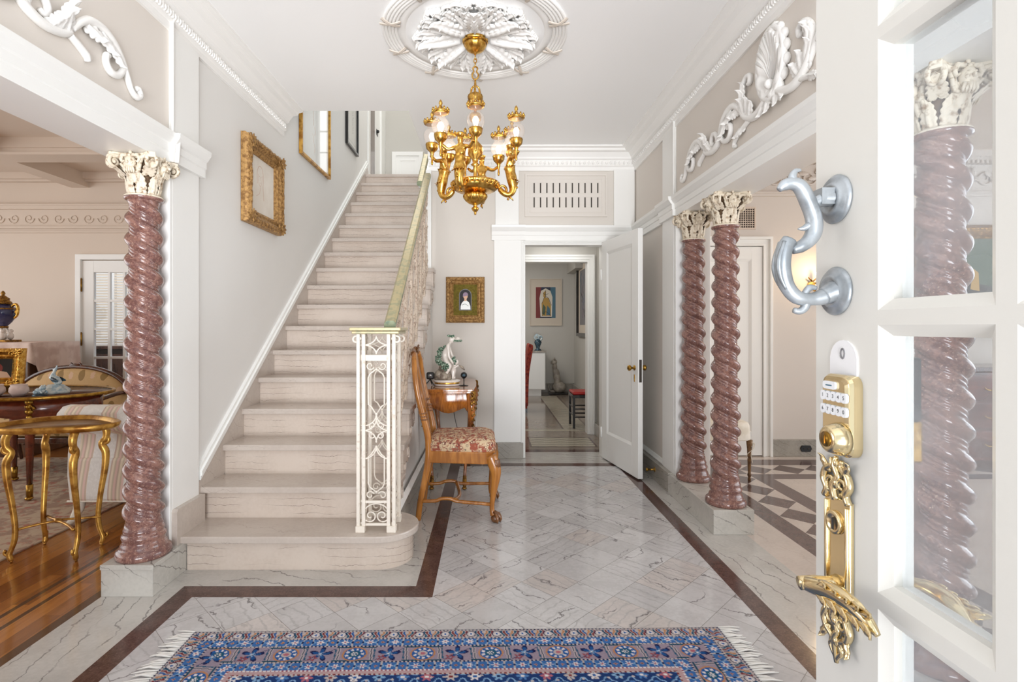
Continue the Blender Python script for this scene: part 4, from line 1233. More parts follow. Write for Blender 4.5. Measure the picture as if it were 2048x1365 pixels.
# torch lamp pieces, about their own axis
cup = MB()
cup.lathe([(0,2.188),(.005,2.192),(.007,2.205),(.005,2.225),(.009,2.245),(.012,2.262),(.018,2.270),(.030,2.282),(.033,2.292),(.035,2.305),(.036,2.314),(.030,2.316),(0,2.312)], 24, fn=lambda a, r, z: r*(1+(.06*cos(a*12) if z > 2.268 else 0)))
cupm = cup.mesh('lamp_cup')
gb = MB(); gb.lathe([(.028,2.312),(.036,2.322),(.046,2.340),(.049,2.357),(.046,2.375),(.036,2.391),(.027,2.398),(.028,2.408),(.033,2.418),(.036,2.424)], 28); gbm = gb.mesh('globe')
cw = MB(); cw.lathe([(.034,2.424),(.044,2.426),(.046,2.436),(.040,2.442),(.030,2.446),(.018,2.456),(.010,2.464),(.007,2.472),(.011,2.480),(.009,2.490),(.003,2.500),(0,2.504)], 28, fn=lambda a, r, z: r*(1+(.06*cos(a*12) if z < 2.447 else 0)))
for i in range(12):
    a = 2*PI*i/12; cw.ball((.045*cos(a), .045*sin(a), 2.444), (.006,.006,.010), 6)
cwm = cw.mesh('crown')
bb = MB(); bb.lathe([(0,2.315),(.010,2.318),(.012,2.335),(.018,2.35),(.018,2.362),(.010,2.376),(0,2.380)], 14); bbm = bb.mesh('bulb')
dim = glow('faint_glow_bulb', (1,.9,.75,1), .8)  # emission put into the bulbs that are switched off
def usemat(me, m): me.materials.clear(); me.materials.append(m)
for me, m in ((fig,G),(fxm,G),(wreath,G),(cupm,G),(gbm,M['globe']),(cwm,G)): usemat(me, m)
bbm2 = bbm.copy(); usemat(bbm, M['bulb']); usemat(bbm2, dim)
def put(name, me, parent, M_=None):
    o = bpy.data.objects.new(name, me); C.objects.link(o); o.parent = parent
    if M_ is not None: o.matrix_local = M_
    return o
k = 0
for ang, spread in ((-112,(-26,24)),(158,(-26,24)),(80,(-24,26)),(4,(-25,25))):
    A = Matrix.Rotation(R(ang), 4, 'Z')
    arm = put('figure_arm', fig, chd, A)
    put('leafwork', fxm, arm); put('head_wreath', wreath, arm)
    for s in spread:
        B = Matrix.Translation((.25*cos(R(ang+s)), .25*sin(R(ang+s)), 0))
        c = put('lamp_cup', cupm, chd, B)
        put('globe', gbm, c); put('crown', cwm, c)
        lit = k in (0, 2, 4, 5, 7)
        put('bulb', bbm if lit else bbm2, c)
        point('chandelier_bulb_light', (MX+.25*cos(R(ang+s)), MY+.25*sin(R(ang+s)), 2.357), .26 if lit else .04, (1,.86,.70), .045)  # switched-off bulbs get a weak added lamp too
        k += 1
# ---------------------------------------------------------------- open front door
D1 = thing('door_1', 'open white front door with small glass panes, knocker and brass keypad lock', 'door', (.5,-.10,0), kind='structure')
T_ = .045
pys = [.637-.18*k for k in range(4)]; pw = .1305
pzs = [(.194,.510),(.558,.874),(.923,1.239),(1.286,1.607),(1.651,1.967)]
bv = .014
lf = MB()
ys = [0] + sum([[y-bv, y+pw+bv] for y in reversed(pys)], []) + [.91]
zs = [.012] + sum([[a-bv, b+bv] for a, b in pzs], []) + [2.1]
for i in range(0, len(ys), 2): lf.box(0, T_, ys[i], ys[i+1], .012, 2.1)
for j in range(0, len(zs), 2):
    for i in range(1, len(ys)-1, 2): lf.box(0, T_, ys[i], ys[i+1], zs[j], zs[j+1])
for y in pys:
    for a, b in pzs:
        O = [(y-bv,a-bv),(y+pw+bv,a-bv),(y+pw+bv,b+bv),(y-bv,b+bv)]; I = [(y,a),(y+pw,a),(y+pw,b),(y,b)]
        for xo, xi in ((0,.010),(T_,T_-.010)):
            v = [(xo,p,q) for p,q in O] + [(xi,p,q) for p,q in I] + [(.0225,p,q) for p,q in I]
            f = [(i,(i+1)%4,4+(i+1)%4,4+i) for i in range(4)] + [(4+i,4+(i+1)%4,8+(i+1)%4,8+i) for i in range(4)]
            lf.add((v, f))
lf.build('door_leaf', M['doorpaint'], D1)
for y in pys:
    for a, b in pzs:
        g = MB(); g.box(.0205, .0245, y-.004, y+pw+.004, a-.004, b+.004); g.build('glass_pane', M['doorglass'], D1)
# knocker
kn = MB()
yk = .855
FX = frame((0,.86,0), (0,1,0), (0,0,1), (-1,0,0))
FXr = lambda y, z: Matrix.Translation((0,y,z)) @ Matrix(((0,0,-1,0),(1,0,0,0),(0,1,0,0),(0,0,0,1)))
for z in (1.434, 1.302):
    kn.lathe([(0,0),(.034,0),(.035,.003),(.031,.007),(.024,.008),(.023,.011),(.019,.013),(.017,.011),(.012,.012),(0,.012)], 36, M=FXr(.862, z))
def kt(P, r, flat=None): kn.tube([(x-.5, yk, z) for x, z in smooth(P, 5)], r, 10, flat=flat)
kt([(.413,1.446),(.420,1.452),(.431,1.455),(.443,1.450),(.454,1.430),(.462,1.408),(.463,1.388),(.456,1.374),(.444,1.365),(.432,1.360)], [.004,.008,.009,.010,.011,.011,.011,.010,.009,.006])
kt([(.428,1.375),(.421,1.362),(.418,1.345),(.419,1.326),(.426,1.306),(.440,1.292),(.460,1.290),(.478,1.294)], [.010,.011,.011,.011,.010,.010,.009,.012])
for dy in (-.006, .006): kn.tube([(x-.5-.004, yk+dy, z) for x, z in smooth([(.422,1.372),(.414,1.345),(.416,1.322),(.424,1.304)], 4)], [.003,.004,.002], 6)
kt([(.436,1.452),(.432,1.463),(.436,1.472),(.444,1.474)], [.006,.006,.004,.002])
kt([(.452,1.292),(.450,1.279),(.443,1.273),(.434,1.274)], [.007,.006,.005,.004])
kt([(.448,1.296),(.456,1.306),(.466,1.306)], [.004,.005,.003])
kt([(.456,1.395),(.448,1.391),(.440,1.390)], [.006,.004,.001])
kt([(.458,1.424),(.474,1.432),(.492,1.434)], [.006,.009,.012])
kn.box(-.031, -.012, yk-.009, yk+.011, 1.424, 1.447)
kt([(.476,1.294),(.490,1.300),(.498,1.302)], [.012,.016,.017])
kn.build('door_knocker', M['pewter'], D1)
# white tag behind the keypad
tg = MB(); cy_ = .846
P = [(cy_-.028,1.17),(cy_+.028,1.17),(cy_+.028,1.208)] + arc(cy_, 1.204, .028, 8, 172, 10) + [(cy_-.028,1.208)]
tg.add(prism(P, -.002, .0, 'YZ')); tgo = tg.build('cover_plate', Mt('white_plastic_plate', srgb(246,246,248), .3).mat, D1)
rg = MB(); rg.tube([(-.0025, cy_+.004*cos(R(a)), 1.213+.007*sin(R(a))) for a in range(0,360,30)], .0012, 5, 0, True); rg.build('plate_mark', M['p_grey'], tgo)
# keypad lock
ky0, ky1, kz0, kz1, kd = .8085, .8706, 1.072, 1.184, .018
kb = MB()
def rr(y0, y1, z0, z1, r, n=4): return arc(y1-r,z1-r,r,0,90,n)+arc(y0+r,z1-r,r,90,180,n)+arc(y0+r,z0+r,r,180,270,n)+arc(y1-r,z0+r,r,270,360,n)
L0 = rr(ky0,ky1,kz0,kz1,.014); L1 = rr(ky0+.003,ky1-.003,kz0+.003,kz1-.003,.012); L2 = rr(ky0+.010,ky1-.006,kz0+.008,kz1-.008,.009)
n = len(L0)
v = [(0,a,b) for a,b in L0] + [(-.012,a,b) for a,b in L0] + [(-.0165,a,b) for a,b in L1] + [(-kd,a,b) for a,b in L2]
f = [(k*n+i,k*n+(i+1)%n,(k+1)*n+(i+1)%n,(k+1)*n+i) for k in range(3) for i in range(n)] + [tuple(3*n+i for i in range(n))]
kb.add((v, f), 0, False)
kpo = kb.build('keypad_lock', M['brass'], D1, .001)
wp = Mt('white_button', srgb(240,242,246), .3).mat
digits = '1234567890'
ya = lambda i: .8610 - i*.0111
for r_, z in ((0,1.1535),(1,1.1345)):
    for i in range(5):
        b = MB()
        yy = ya(i)
        b.add(prism(rr(yy-.0053,yy+.0053,z-.0068,z+.0068,.004), -kd-.003, -kd+.001, 'YZ'))
        vs, fs = text_mesh(digits[r_*5+i], .0075)
        b.add(([(-kd-.0031-c*.3, yy-a, z+q) for a, q, c in vs], fs), 1)
        b.build('key_button', [wp, M['ink']], kpo)
b = MB(); b.add(prism(rr(.834,.861,1.163,1.174,.004), -kd-.003, -kd+.001, 'YZ')); b.add(box(-kd-.0034,-kd-.003,.841,.854,1.1675,1.1692), 1); b.build('call_button', [wp, M['p_blue']], kpo)
cyl = MB(); cyl.lathe([(.0225,0),(.0225,.006),(.018,.020),(.016,.022),(.012,.0225),(0,.0225)], 28, M=Matrix.Translation((-kd+.002,0,0)) @ FXr(.826,1.097))
cyo = cyl.build('lock_cylinder', M['brass'], kpo)
c2 = MB(); c2.lathe([(.0105,0),(.0105,.002),(0,.0025)], 20, M=Matrix.Translation((-kd-.0200,0,0)) @ FXr(.826,1.097)); c2.box(-kd-.0235,-kd-.0215,.8252,.8268,1.091,1.102); c2.build('key_slot', M['brass2'], kpo)
# ornate lever plate
lp = MB()
pc = .852
lp.box(-.006, 0, pc-.027, pc+.027, .855, 1.008); 
for s in (-1,1): lp.tube([(-.007, pc+s*.022, .86),(-.007, pc+s*.022, 1.0)], .0035, 6)
lpo = lp.build('lever_plate', M['brass'], D1, .001)
orn = MB()
for sgn, zb in ((1,1.005),(-1,.856)):
    P = lambda a, b: (-.007, pc+a, zb+sgn*b)
    for s in (-1,1):
        orn.tube([P(s*a, b) for a, b in smooth([(.026,0),(.020,.012),(.027,.026),(.022,.040),(.010,.048),(.012,.058)],4)], [.005,.006,.005,.003], 7)
        orn.tube([P(s*(.011+a), .022+b) for a, b in spiral(0,0,.012,.003,-90,300,16)], [.004,.0025], 6)
        orn.add(leaf(.030,.016,3,.3,.004,6,4,.002), 0, True, frame(P(s*.018,.036), (0,1,0), (0,s*.4,sgn*.9), (-1,0,0)))
    orn.tube([P(a, b) for a, b in smooth([(0,.0),(.006,.018),(-.004,.034),(.003,.048),(0,.062 if sgn > 0 else .082)],4)], [.006,.007,.005,.006,.003], 7)
    orn.add(ball(P(0,.024), (.006,.008,.010), 8), 0, True); orn.add(ball(P(0,.052), (.005,.006,.008), 8), 0, True)
    if sgn < 0:
        for s in (-1,1): orn.tube([P(s*a, b) for a, b in smooth([(.004,.05),(.012,.06),(.004,.072),(.0,.08)],4)], [.004,.004,.002], 6)
orn.build('plate_ornament', M['brass'], lpo)
kc = MB(); kc.lathe([(.0165,0),(.0165,.004),(.012,.005),(.011,.004),(0,.004)], 24, M=Matrix.Translation((-.006,0,0)) @ FXr(pc+.004,.972)); kc.build('keyhole', M['brass'], lpo)
kk = MB(); kk.box(-.0108,-.0095,pc+.0025,pc+.0055,.962,.978); kk.build('key_slot', M['ink'], lpo)
def lever(sx):
    l = MB()
    X = lambda d: (-d if sx < 0 else T_+d)
    l.tube([(X(.004), pc, .886),(X(.016),pc,.886),(X(.026),pc+.002,.888),(X(.036),pc+.002,.888),(X(.058),pc+.002,.886)], [.014,.010,.008,.009,.0095], 14)
    l.tube([(X(.052+.006*sin(R(a))), pc+.002, .886+.0075*cos(R(a))) for a in range(0,360,40)], .002, 5, 0, True)
    l.tube([(X(d), pc-y, z) for d, y, z in smooth([(.050,.0,.886),(.050,.022,.892),(.046,.05,.899),(.042,.08,.899),(.038,.105,.890),(.034,.118,.880)],5)], [.010,.011,.012,.013,.012,.009,.004], 12, flat=(Vector((1,0,0)),.75))
    for i in range(5):
        y0 = .02+.018*i
        for s in (-1,1): l.add(leaf(.040,.014,3,.25,.004,6,4,.002), 0, True, frame((X(.050-.002*i), pc-y0, .893+s*.004), (0,0,1), (0,-.95,s*.25), ((1 if sx>0 else -1),0,.1)))
    return l
lever(-1).build('lever_handle', M['brass'], D1); lever(1).build('lever_handle', M['brass'], D1)
ik = MB(); ik.box(T_, T_+.028, .80, .868, 1.125, 1.21); iko = ik.build('inner_lock_case', M['black'], D1, .004)
ik = MB(); ik.box(T_, T_+.029, .80, .868, 1.07, 1.125); ik.tube([(T_+.02,.834,1.098),(T_+.05,.834,1.098)], [.012,.010], 12); ik.build('thumb_turn', M['brass2'], iko, .003)
ip = MB(); ip.box(T_, T_+.006, pc-.027, pc+.027, .80, 1.01); ip.build('inner_plate', M['brass2'], D1, .002)

# ---------------------------------------------------------------- white panel doors
def panel_door(name, label, loc, rz, w, h, st=.115, top=.11, bot=.26, t=.042):
    d = thing(name, label, 'door', loc, rz, kind='structure')
    m = MB()
    m.box(0, st, 0, t, .012, h); m.box(w-st, w, 0, t, .012, h); m.box(st, w-st, 0, t, h-top, h); m.box(st, w-st, 0, t, .012, bot)
    m.box(st, w-st, .012, t-.012, bot, h-top)
    O = [(st,bot),(w-st,bot),(w-st,h-top),(st,h-top)]; I = [(st+.022,bot+.022),(w-st-.022,bot+.022),(w-st-.022,h-top-.022),(st+.022,h-top-.022)]
    for a, b in ((0,.011),(t,t-.011)):
        v = [(p,a,q) for p,q in O]+[(p,b,q) for p,q in I]
        m.add((v, [(i,(i+1)%4,4+(i+1)%4,4+i) for i in range(4)]))
    m.build('door_leaf', M['white'], d, .002)
    return d
d2 = panel_door('door_2', 'white panelled door standing open beside the rear doorway, brass knob', (1.075,5.055,0), R(-79.4), .753, 2.06)
def knob(parent, x, y, z, s):
    k = MB(); k.lathe([(0,0),(.022,0),(.022,.004),(.010,.008),(.008,.024),(.016,.032),(.024,.042),(.024,.052),(.014,.060),(0,.062)], 24, M=Matrix.Translation((x,y,z)) @ Matrix.Rotation(R(90 if s < 0 else -90),4,'X'))
    return k.build('door_knob', M['brass2'], parent)
knob(d2, .69, 0, .915, -1); knob(d2, .69, .042, .915, 1)
e = MB(); e.box(.682,.698,-.003,0,.80,.86); e.build('keyhole_plate', M['brass2'], d2, .002)
e = MB(); e.box(.7525,.7545,.010,.032,.80,.985); e.build('latch_plate', M['vent'], d2)
for z in (.25, 1.75):
    e = MB(); e.tube([(-.004,-.004,z-.05),(-.004,-.004,z+.05)], .007, 8); e.build('hinge', M['white'], d2)
d3 = panel_door('door_3', 'white panelled door in the far wall of the dining room behind the columns', (1.815,5.118,0), 0, .825, 2.028, .105, .12, .24)
ds = MB(); ds.lathe([(.022,0),(.022,.004),(.008,.008),(.008,.055),(.014,.058),(.014,.072),(0,.074)], 18, M=Matrix.Translation((1.352,4.32,.09)) @ Matrix.Rotation(R(-90),4,'Y'))
tag(ds.build('door_stop', M['brass2']), 'small brass door stop screwed to the skirting behind the open white door', 'door stop')
# glazed salon door
d4 = thing('door_4', 'cream glazed double-lite door in the far wall of the salon behind the settee', 'door', (-4.52,5.885,0), kind='structure')
m = MB(); w_, h_ = .76, 1.99
m.box(0,.13,0,.04,.01,h_); m.box(w_-.13,w_,0,.04,.01,h_); m.box(.13,w_-.13,0,.04,h_-.13,h_); m.box(.13,w_-.13,0,.04,.01,.28)
cw_ = (w_-.26); 
for i in (1,2): m.box(.13+cw_*i/3-.013, .13+cw_*i/3+.013, .004, .036, .28, h_-.13)
rh = (h_-.13-.28)/5
for j in range(1,5): m.box(.13, w_-.13, .006, .034, .28+rh*j-.013, .28+rh*j+.013)
m.build('door_leaf', M['white'], d4, .002)
for i in range(3):
    for j in range(5):
        g = MB(); g.box(.13+cw_*i/3, .13+cw_*(i+1)/3, .018, .022, .28+rh*j, .28+rh*(j+1)); g.build('glass_pane', M['winglass'], d4)
for z in (.35, 1.12, 1.72):
    g = MB(); g.tube([(0,-.012,z-.06),(0,-.012,z+.06)], .010, 8); g.ball((0,-.012,z+.065),.012,6); g.ball((0,-.012,z-.065),.012,6); g.build('hinge', M['brass2'], d4)
# sunroom behind it: blind in front of a bright window
wn = thing('window_1', 'bright window with white slatted blind in the sunroom behind the glazed door', 'window', (-5.55,7.88,0), kind='structure')
g = MB(); g.box(-.55,.55,.0,.01,.75,2.15); g.build('window_pane', M['daylight2'], wn)
g = MB()
for i in range(34): g.add(([(-.55,-.06,.77+i*.04),(.55,-.06,.77+i*.04),(.55,-.045,.795+i*.04),(-.55,-.045,.795+i*.04)], [(0,1,2,3)]))
g.build('blind', Mt('warm_white_blind', srgb(206,190,168), .6).mat, wn)
g = MB(); g.box(-.62,-.55,-.08,0,.68,2.22); g.box(.55,.62,-.08,0,.68,2.22); g.box(-.62,.62,-.08,0,2.15,2.22); g.box(-.62,.62,-.08,0,.68,.75); g.box(-.02,.02,-.07,0,.75,2.15); g.build('window_frame', M['white'], wn)
# ---------------------------------------------------------------- pictures
def ornate(mb, w, h, fw, depth, rnd, swell=1.0):
    """carved gilt frame: stepped section, running leaf and corner shells. y<0 is out from the wall"""
    def rect_(i): return [(-w/2+i,-h/2+i),(w/2-i,-h/2+i),(w/2-i,h/2-i),(-w/2+i,h/2-i)]
    sec = [(0,0),(0,-depth*.45),(fw*.10,-depth*.75),(fw*.25,-depth),(fw*.45,-depth*.80),(fw*.62,-depth*.55),(fw*.78,-depth*.62),(fw*.88,-depth*.45),(fw,-depth*.30),(fw,0)]
    vs = []; fs = []
    for i, d in sec:
        vs += [(a, d, b) for a, b in rect_(i)]
    for k in range(len(sec)-1):
        for q in range(4): fs.append((k*4+q, k*4+(q+1)%4, (k+1)*4+(q+1)%4, (k+1)*4+q))
    mb.add((vs, fs))
    for side in range(4):
        L = w if side % 2 == 0 else h
        n = max(5, int(L/.035))
        ang = side*PI/2
        for i in range(n):
            t = (i+.5)/n - .5
            e = Vector((cos(ang),0,sin(ang))); nrm = Vector((-sin(ang),0,cos(ang)))
            off = (h if side % 2 == 0 else w)/2
            base = e*(t*L) - nrm*(off - fw*.30)
            s = fw*.34*(.8+.4*rnd.random())*swell
            mb.add(leaf(s*1.5, s, 3, .12, s*.22, 5, 4, .002), 0, True, frame(base + Vector((0,-depth*.86,0)) - e*s*.5, nrm, e*(1 if t < 0 else -1), Vector((0,-1,0))))
            if i % 2: mb.add(ball(tuple(e*(t*L) - nrm*(off-fw*.86) + Vector((0,-depth*.5,0))), fw*.06, 5), 0, True)
            else: mb.add(ball(tuple(e*(t*L) - nrm*(off-fw*.12) + Vector((0,-depth*.7,0))), fw*.09, 5), 0, True)
    for sx in (-1,1):
        for sz in (-1,1):
            c = Vector((sx*(w/2-fw*.46), -depth*.95, sz*(h/2-fw*.46)))
            for q in range(7):
                a = q*2*PI/7
                mb.add(leaf(fw*.46, fw*.30, 3, .15, fw*.10, 5, 4, .002), 0, True, frame(c, (-sin(a),0,cos(a)), (cos(a),0,sin(a)), (0,-1,0)))
            mb.add(ball(tuple(c), fw*.14, 6), 0, True)
            mb.add(tube([tuple(c+Vector((sx*a,-.002,sz*b))) for a, b in spiral(-fw*.5,-fw*.1,fw*.26,fw*.05,0,420,14)], [fw*.07,fw*.04], 5), 0, True)
def plain(mb, w, h, fw, d):
    O = [(-w/2,-h/2),(w/2,-h/2),(w/2,h/2),(-w/2,h/2)]; I = [(a*(1-2*fw/w), b*(1-2*fw/h)) for a, b in O]
    mb.add(ring_prism(O, I, -d, 0, 'XZ'))
def flatpoly(mb, pts, d, mi): # thin painted area
    mb.add(([(a, -d, b) for a, b in pts], [tuple(range(len(pts)))]), mi)
def picture(label, loc, rz, w, h, fw, fm, depth, style, inner, seed=1, swell=1):
    p = thing('framed_picture', label, 'picture', loc, rz)
    f = MB()
    if style == 'ornate': ornate(f, w, h, fw, depth, random.Random(seed), swell)
    else: plain(f, w, h, fw, depth)
    f.build('frame', fm, p, 0 if style == 'ornate' else .002)
    inner(p, w-2*fw, h-2*fw)
    return p
def canvas(p, w, h, mats, fn, name='picture_sheet', d=.010):
    m = MB(); m.box(-w/2-.004, w/2+.004, -d, 0, -h/2-.004, h/2+.004)
    fn(m, w, h, d)
    return m.build(name, mats, p)
def pane(p, w, h, d):
    m = MB(); m.box(-w/2, w/2, -d-.002, -d, -h/2, h/2); m.build('glass', M['picglass'], p)
def stroke(m, pts, r, d, mi): m.add(tube([(a, -d, b) for a, b in pts], r, 4, False, (Vector((0,1,0)), .15)), mi)
def in1(p, w, h):
    def fn(m, w, h, d):
        x0, z0 = -.03, .06
        stroke(m, smooth([(x0-.045,z0-.05),(x0-.05,z0+.02),(x0-.02,z0+.075),(x0+.03,z0+.07),(x0+.05,z0+.01),(x0+.045,z0-.06),(x0+.06,z0-.15)],5), .0022, d+.0005, 1)
        stroke(m, smooth([(x0-.035,z0+.02),(x0-.03,z0-.03),(x0,z0-.06),(x0+.025,z0-.03),(x0+.03,z0+.02)],5), .0015, d+.0005, 1)
        stroke(m, smooth([(x0,z0-.065),(x0-.01,z0-.11),(x0-.06,z0-.14)],5), .0014, d+.0005, 1)
        for s in (-.014,.012): stroke(m, [(x0+s-.007,z0+.005),(x0+s,z0+.009),(x0+s+.007,z0+.005)], .0012, d+.0005, 1)
        stroke(m, [(x0,z0),(x0-.004,z0-.02),(x0+.003,z0-.022)], .001, d+.0005, 1); stroke(m, [(x0-.01,z0-.038),(x0,z0-.035),(x0+.01,z0-.038)], .0014, d+.0005, 1)
    canvas(p, w, h, [M['paper'], M['sketch']], fn)
picture('ornate antique gilt frame with a faint chalk portrait drawing on the left stair wall', (XL+.002,3.755,2.24), R(90), .60, .585, .10, M['giltframe'], .06, 'ornate', in1, 3)
def in2(p, w, h):
    def fn(m, w, h, d):
        for i in range(9):
            r = random.Random(i); x = -.08+.05*r.random(); z = -h/2+.1+i*.08
            stroke(m, smooth([(x,z),(x+.02*r.random(),z+.04),(x-.02*r.random(),z+.08)],4), .003, d+.0005, 1)
    canvas(p, w, h, [M['paperw'], M['sketch']], fn); pane(p, w, h, .014)
picture('large print in a thin gilt frame high on the stair wall, mirroring a window', (XL+.002,4.92,3.17), R(90), .82, .87, .022, M['giltwood'], .03, 'plain', in2)
def in3(p, w, h):
    def fn(m, w, h, d):
        I = [(-w/2+.06,-h/2+.06),(w/2-.06,-h/2+.06),(w/2-.06,h/2-.06),(-w/2+.06,h/2-.06)]
        for i in range(4): stroke(m, [I[i], I[(i+1)%4]], .0015, d+.0005, 1)
        for i in range(14):
            r = random.Random(i+40); x = .02+.03*r.random(); z = -.18+i*.03
            stroke(m, smooth([(x,z),(x+.02,z+.012),(x+.005,z+.022)],3), .004, d+.0005, 1)
    canvas(p, w, h, [M['paperw'], M['ink']], fn); pane(p, w, h, .014)
picture('black framed white print near the top of the stairs', (XL+.002,6.22,3.72), R(90), .50, .78, .028, M['ebony'], .03, 'plain', in3)
def in4(p, w, h):
    def fn(m, w, h, d):
        def arch(x, r, z0, z1): return [(-r,z0),(r,z0),(r,z1)] + [(r*cos(R(a)), z1+r*sin(R(a))) for a in range(10,180,10)] + [(-r,z1)]
        m.add(prism([(a,b) for a,b in arch(0,.060,-.10,.045)], -d-.004, -d, 'XZ'), 1)
        flatpoly(m, arch(0,.054,-.094,.045), d+.0045, 2)
        # bust in white drapery
        flatpoly(m, [(-.046,-.092),(.05,-.092),(.048,-.06),(.036,-.025),(.014,-.006),(-.014,-.008),(-.034,-.03),(-.044,-.06)], d+.005, 3)
        flatpoly(m, [(-.012,-.01),(.012,-.01),(.013,.012),(-.008,.014)], d+.0055, 4)
        flatpoly(m, [(.002+.021*cos(R(a)), .035+.028*sin(R(a))) for a in range(0,360,20)], d+.006, 4)
        flatpoly(m, [(.002+.025*cos(R(a)), .047+.026*sin(R(a))) for a in range(-10,200,15)] + [(-.024,.03)], d+.0065, 5)
        stroke(m, smooth([(-.035,-.05),(0,-.04),(.03,-.06)],4), .003, d+.0055, 1)
    canvas(p, w, h, [M['olive'], M['p_grey'], M['ink'], M['paperw'], M['skin'], M['p_lilac']], fn)
picture('small gilt framed miniature of a woman in white on olive velvet above the hall table', (-.227,YB-.002,1.512), 0, .37, .44, .072, M['giltframe'], .05, 'ornate', in4, 8, .9)
# return-air grille over the doorway
gr = thing('vent_grille', 'white slotted air grille panel above the rear doorway', 'vent', (.738,YB,2.515))
g = MB()
W_, H_ = .394, .205
plain(g, 2*W_, 2*H_, .018, .018); 
O = [(-W_+.018,-H_+.018),(W_-.018,-H_+.018),(W_-.018,H_-.018),(-W_+.018,H_-.018)]
sl = [-.305+i*.061 for i in range(11)]; hw = .006
rows = ((-.115,-.018),(.022,.120))
zz = [-H_+.018, rows[0][0], rows[0][1], rows[1][0], rows[1][1], H_-.018]
for a, b in ((0,1),(2,3),(4,5)): g.box(-W_+.018, W_-.018, -.010, -.004, zz[a], zz[b])
for a, b in rows:
    xs = [-W_+.018] + sum([[s-hw, s+hw] for s in sl], []) + [W_-.018]
    for i in range(0, len(xs), 2): g.box(xs[i], xs[i+1], -.010, -.004, a, b)
plain(g, .70, .33, .008, .0125)
g.build('grille_plate', M['beige'], gr, .001)
g = MB(); g.box(-.36,.36,-.003,0,-.15,.15); g.build('shade_backing', M['vent'], gr)  # flat dark sheet painted as the shade behind the slots

# ---------------------------------------------------------------- walnut hall chair
ch_ = thing('dining_chair', 'carved walnut chair with tapestry seat standing sideways beside the stairs', 'chair', (-.200,3.62,0), R(1))
W0 = M['chairwood']; W1 = M['chaircarve']
def plan(wb, wf, x0, x1, n=6, infl=0):
    return [(x0,-wb/2-infl),] + [(x1-.09,-wf/2-infl)] + [(x1-.09+(.09+infl)*sin(R(a)), -wf/2+.10-(.10+infl)*cos(R(a))) for a in range(15,91,15)] + [(x1-.09+(.09+infl)*sin(R(a)), wf/2-.10-(.10+infl)*cos(R(a))) for a in range(90,166,15)] + [(x1-.09,wf/2+infl)] + [(x0,wb/2+infl)]
P = plan(.40,.50,-.20,.245)
b = MB(); b.add(prism(P, .375, .452, 'XY')); b.build('seat_rail', W0, ch_, .006)
b = MB()
PP = [plan(.39,.49,-.195,.24), plan(.395,.50,-.195,.247), plan(.385,.48,-.19,.235), plan(.30,.36,-.15,.18), plan(.05,.05,-.02,.06)]
# domed cushion made by shrinking outlines
n = len(P); lev = [(.452,1.0),(.475,1.02),(.500,1.01),(.518,.95),(.532,.82),(.540,.55),(.542,.15)]
vs = []
for z, k in lev: vs += [(.025+(x-.025)*k, y*k, z) for x, y in plan(.39,.485,-.195,.238)]
fs = [(i*n+j, i*n+(j+1)%n, (i+1)*n+(j+1)%n, (i+1)*n+j) for i in range(len(lev)-1) for j in range(n)] + [tuple((len(lev)-1)*n+j for j in range(n))]
b.add((vs, fs), 0, True); b.build('seat_cushion', M['tapestry'], ch_)
for s in (-1, 1):
    # cabriole front leg
    y = s*.225
    b = MB()
    L = [(.205,y,.43,.036),(.222,y,.385,.040),(.238,y*1.03,.335,.036),(.238,y*1.04,.28,.029),(.226,y*1.03,.20,.021),(.216,y*1.02,.12,.016),(.216,y*1.02,.075,.0165),(.224,y*1.03,.05,.022)]
    b.tube([q[:3] for q in smooth([q for q in L],4)], [q[3] for q in smooth([q for q in L],4)], 14)
    lg = b.build('leg', W0, ch_)
    b = MB()
    for q in range(9):
        a = R(-70+q*18)
        e = Vector((cos(a), sin(a), 0)); c = Vector((.232, y*1.02, .395)) + e*.033
        b.add(leaf(.085-.010*abs(q-4), .026, 4, .06, .006, 8, 5, .003), 0, True, frame(c - e*.004 + Vector((0,0,.01)), (-sin(a),cos(a),0), (e*.02+Vector((0,0,-1))).normalized(), (e+Vector((0,0,.02))).normalized()))
    b.build('knee_carving', W1, lg)
    b = MB(); b.ball((.236,y*1.03,.026), (.030,.027,.026), 12)
    for q in range(4):
        a = R(-60+q*40)
        e = Vector((cos(a), sin(a)*1.0, 0)); o = Vector((.222, y*1.03, 0))
        b.tube([o+Vector((0,0,.07))+e*.010, o+e*.034+Vector((.006,0,.052)), o+e*.045+Vector((.006,0,.028)), o+e*.040+Vector((.006,0,.008))], [.009,.011,.010,.005], 7)
    b.build('claw_foot', W1, lg)
    # rear leg and stile in one curve
    b = MB()
    y = s*.185
    L = [(-.262,y*.98,0,.019),(-.248,y,.12,.019),(-.215,y,.28,.021),(-.195,y,.40,.023),(-.195,y,.50,.022),(-.205,y*1.02,.58,.022),(-.235,y*1.08,.70,.020),(-.262,y*1.12,.82,.019),(-.280,y*1.08,.93,.018),(-.290,y*.86,1.03,.018),(-.296,y*.5,1.075,.018)]
    b.tube([q[:3] for q in smooth(L,4)], [q[3] for q in smooth(L,4)], 10)
    b.build('leg', W0, ch_)
    b = MB()
    for z, r_ in ((.655,.027),(.675,.025),(.695,.027),(.735,.026)):
        b.ball((-.222-(z-.655)*.28, y*1.06, z), (r_,r_,.010), 8)
    b.build('stile_carving', W1, ch_)
    # side stretcher
    b = MB(); y0 = s*.19; b.tube(smooth([(-.235,y0,.125),(-.15,y0*1.02,.128),(-.11,y0*1.02,.142),(-.05,y0*1.04,.142),(.0,y0*1.05,.125),(.21,y0*1.2,.115)],4), .013, 8, flat=(Vector((0,0,1)),.9)); b.build('stretcher', W0, ch_)
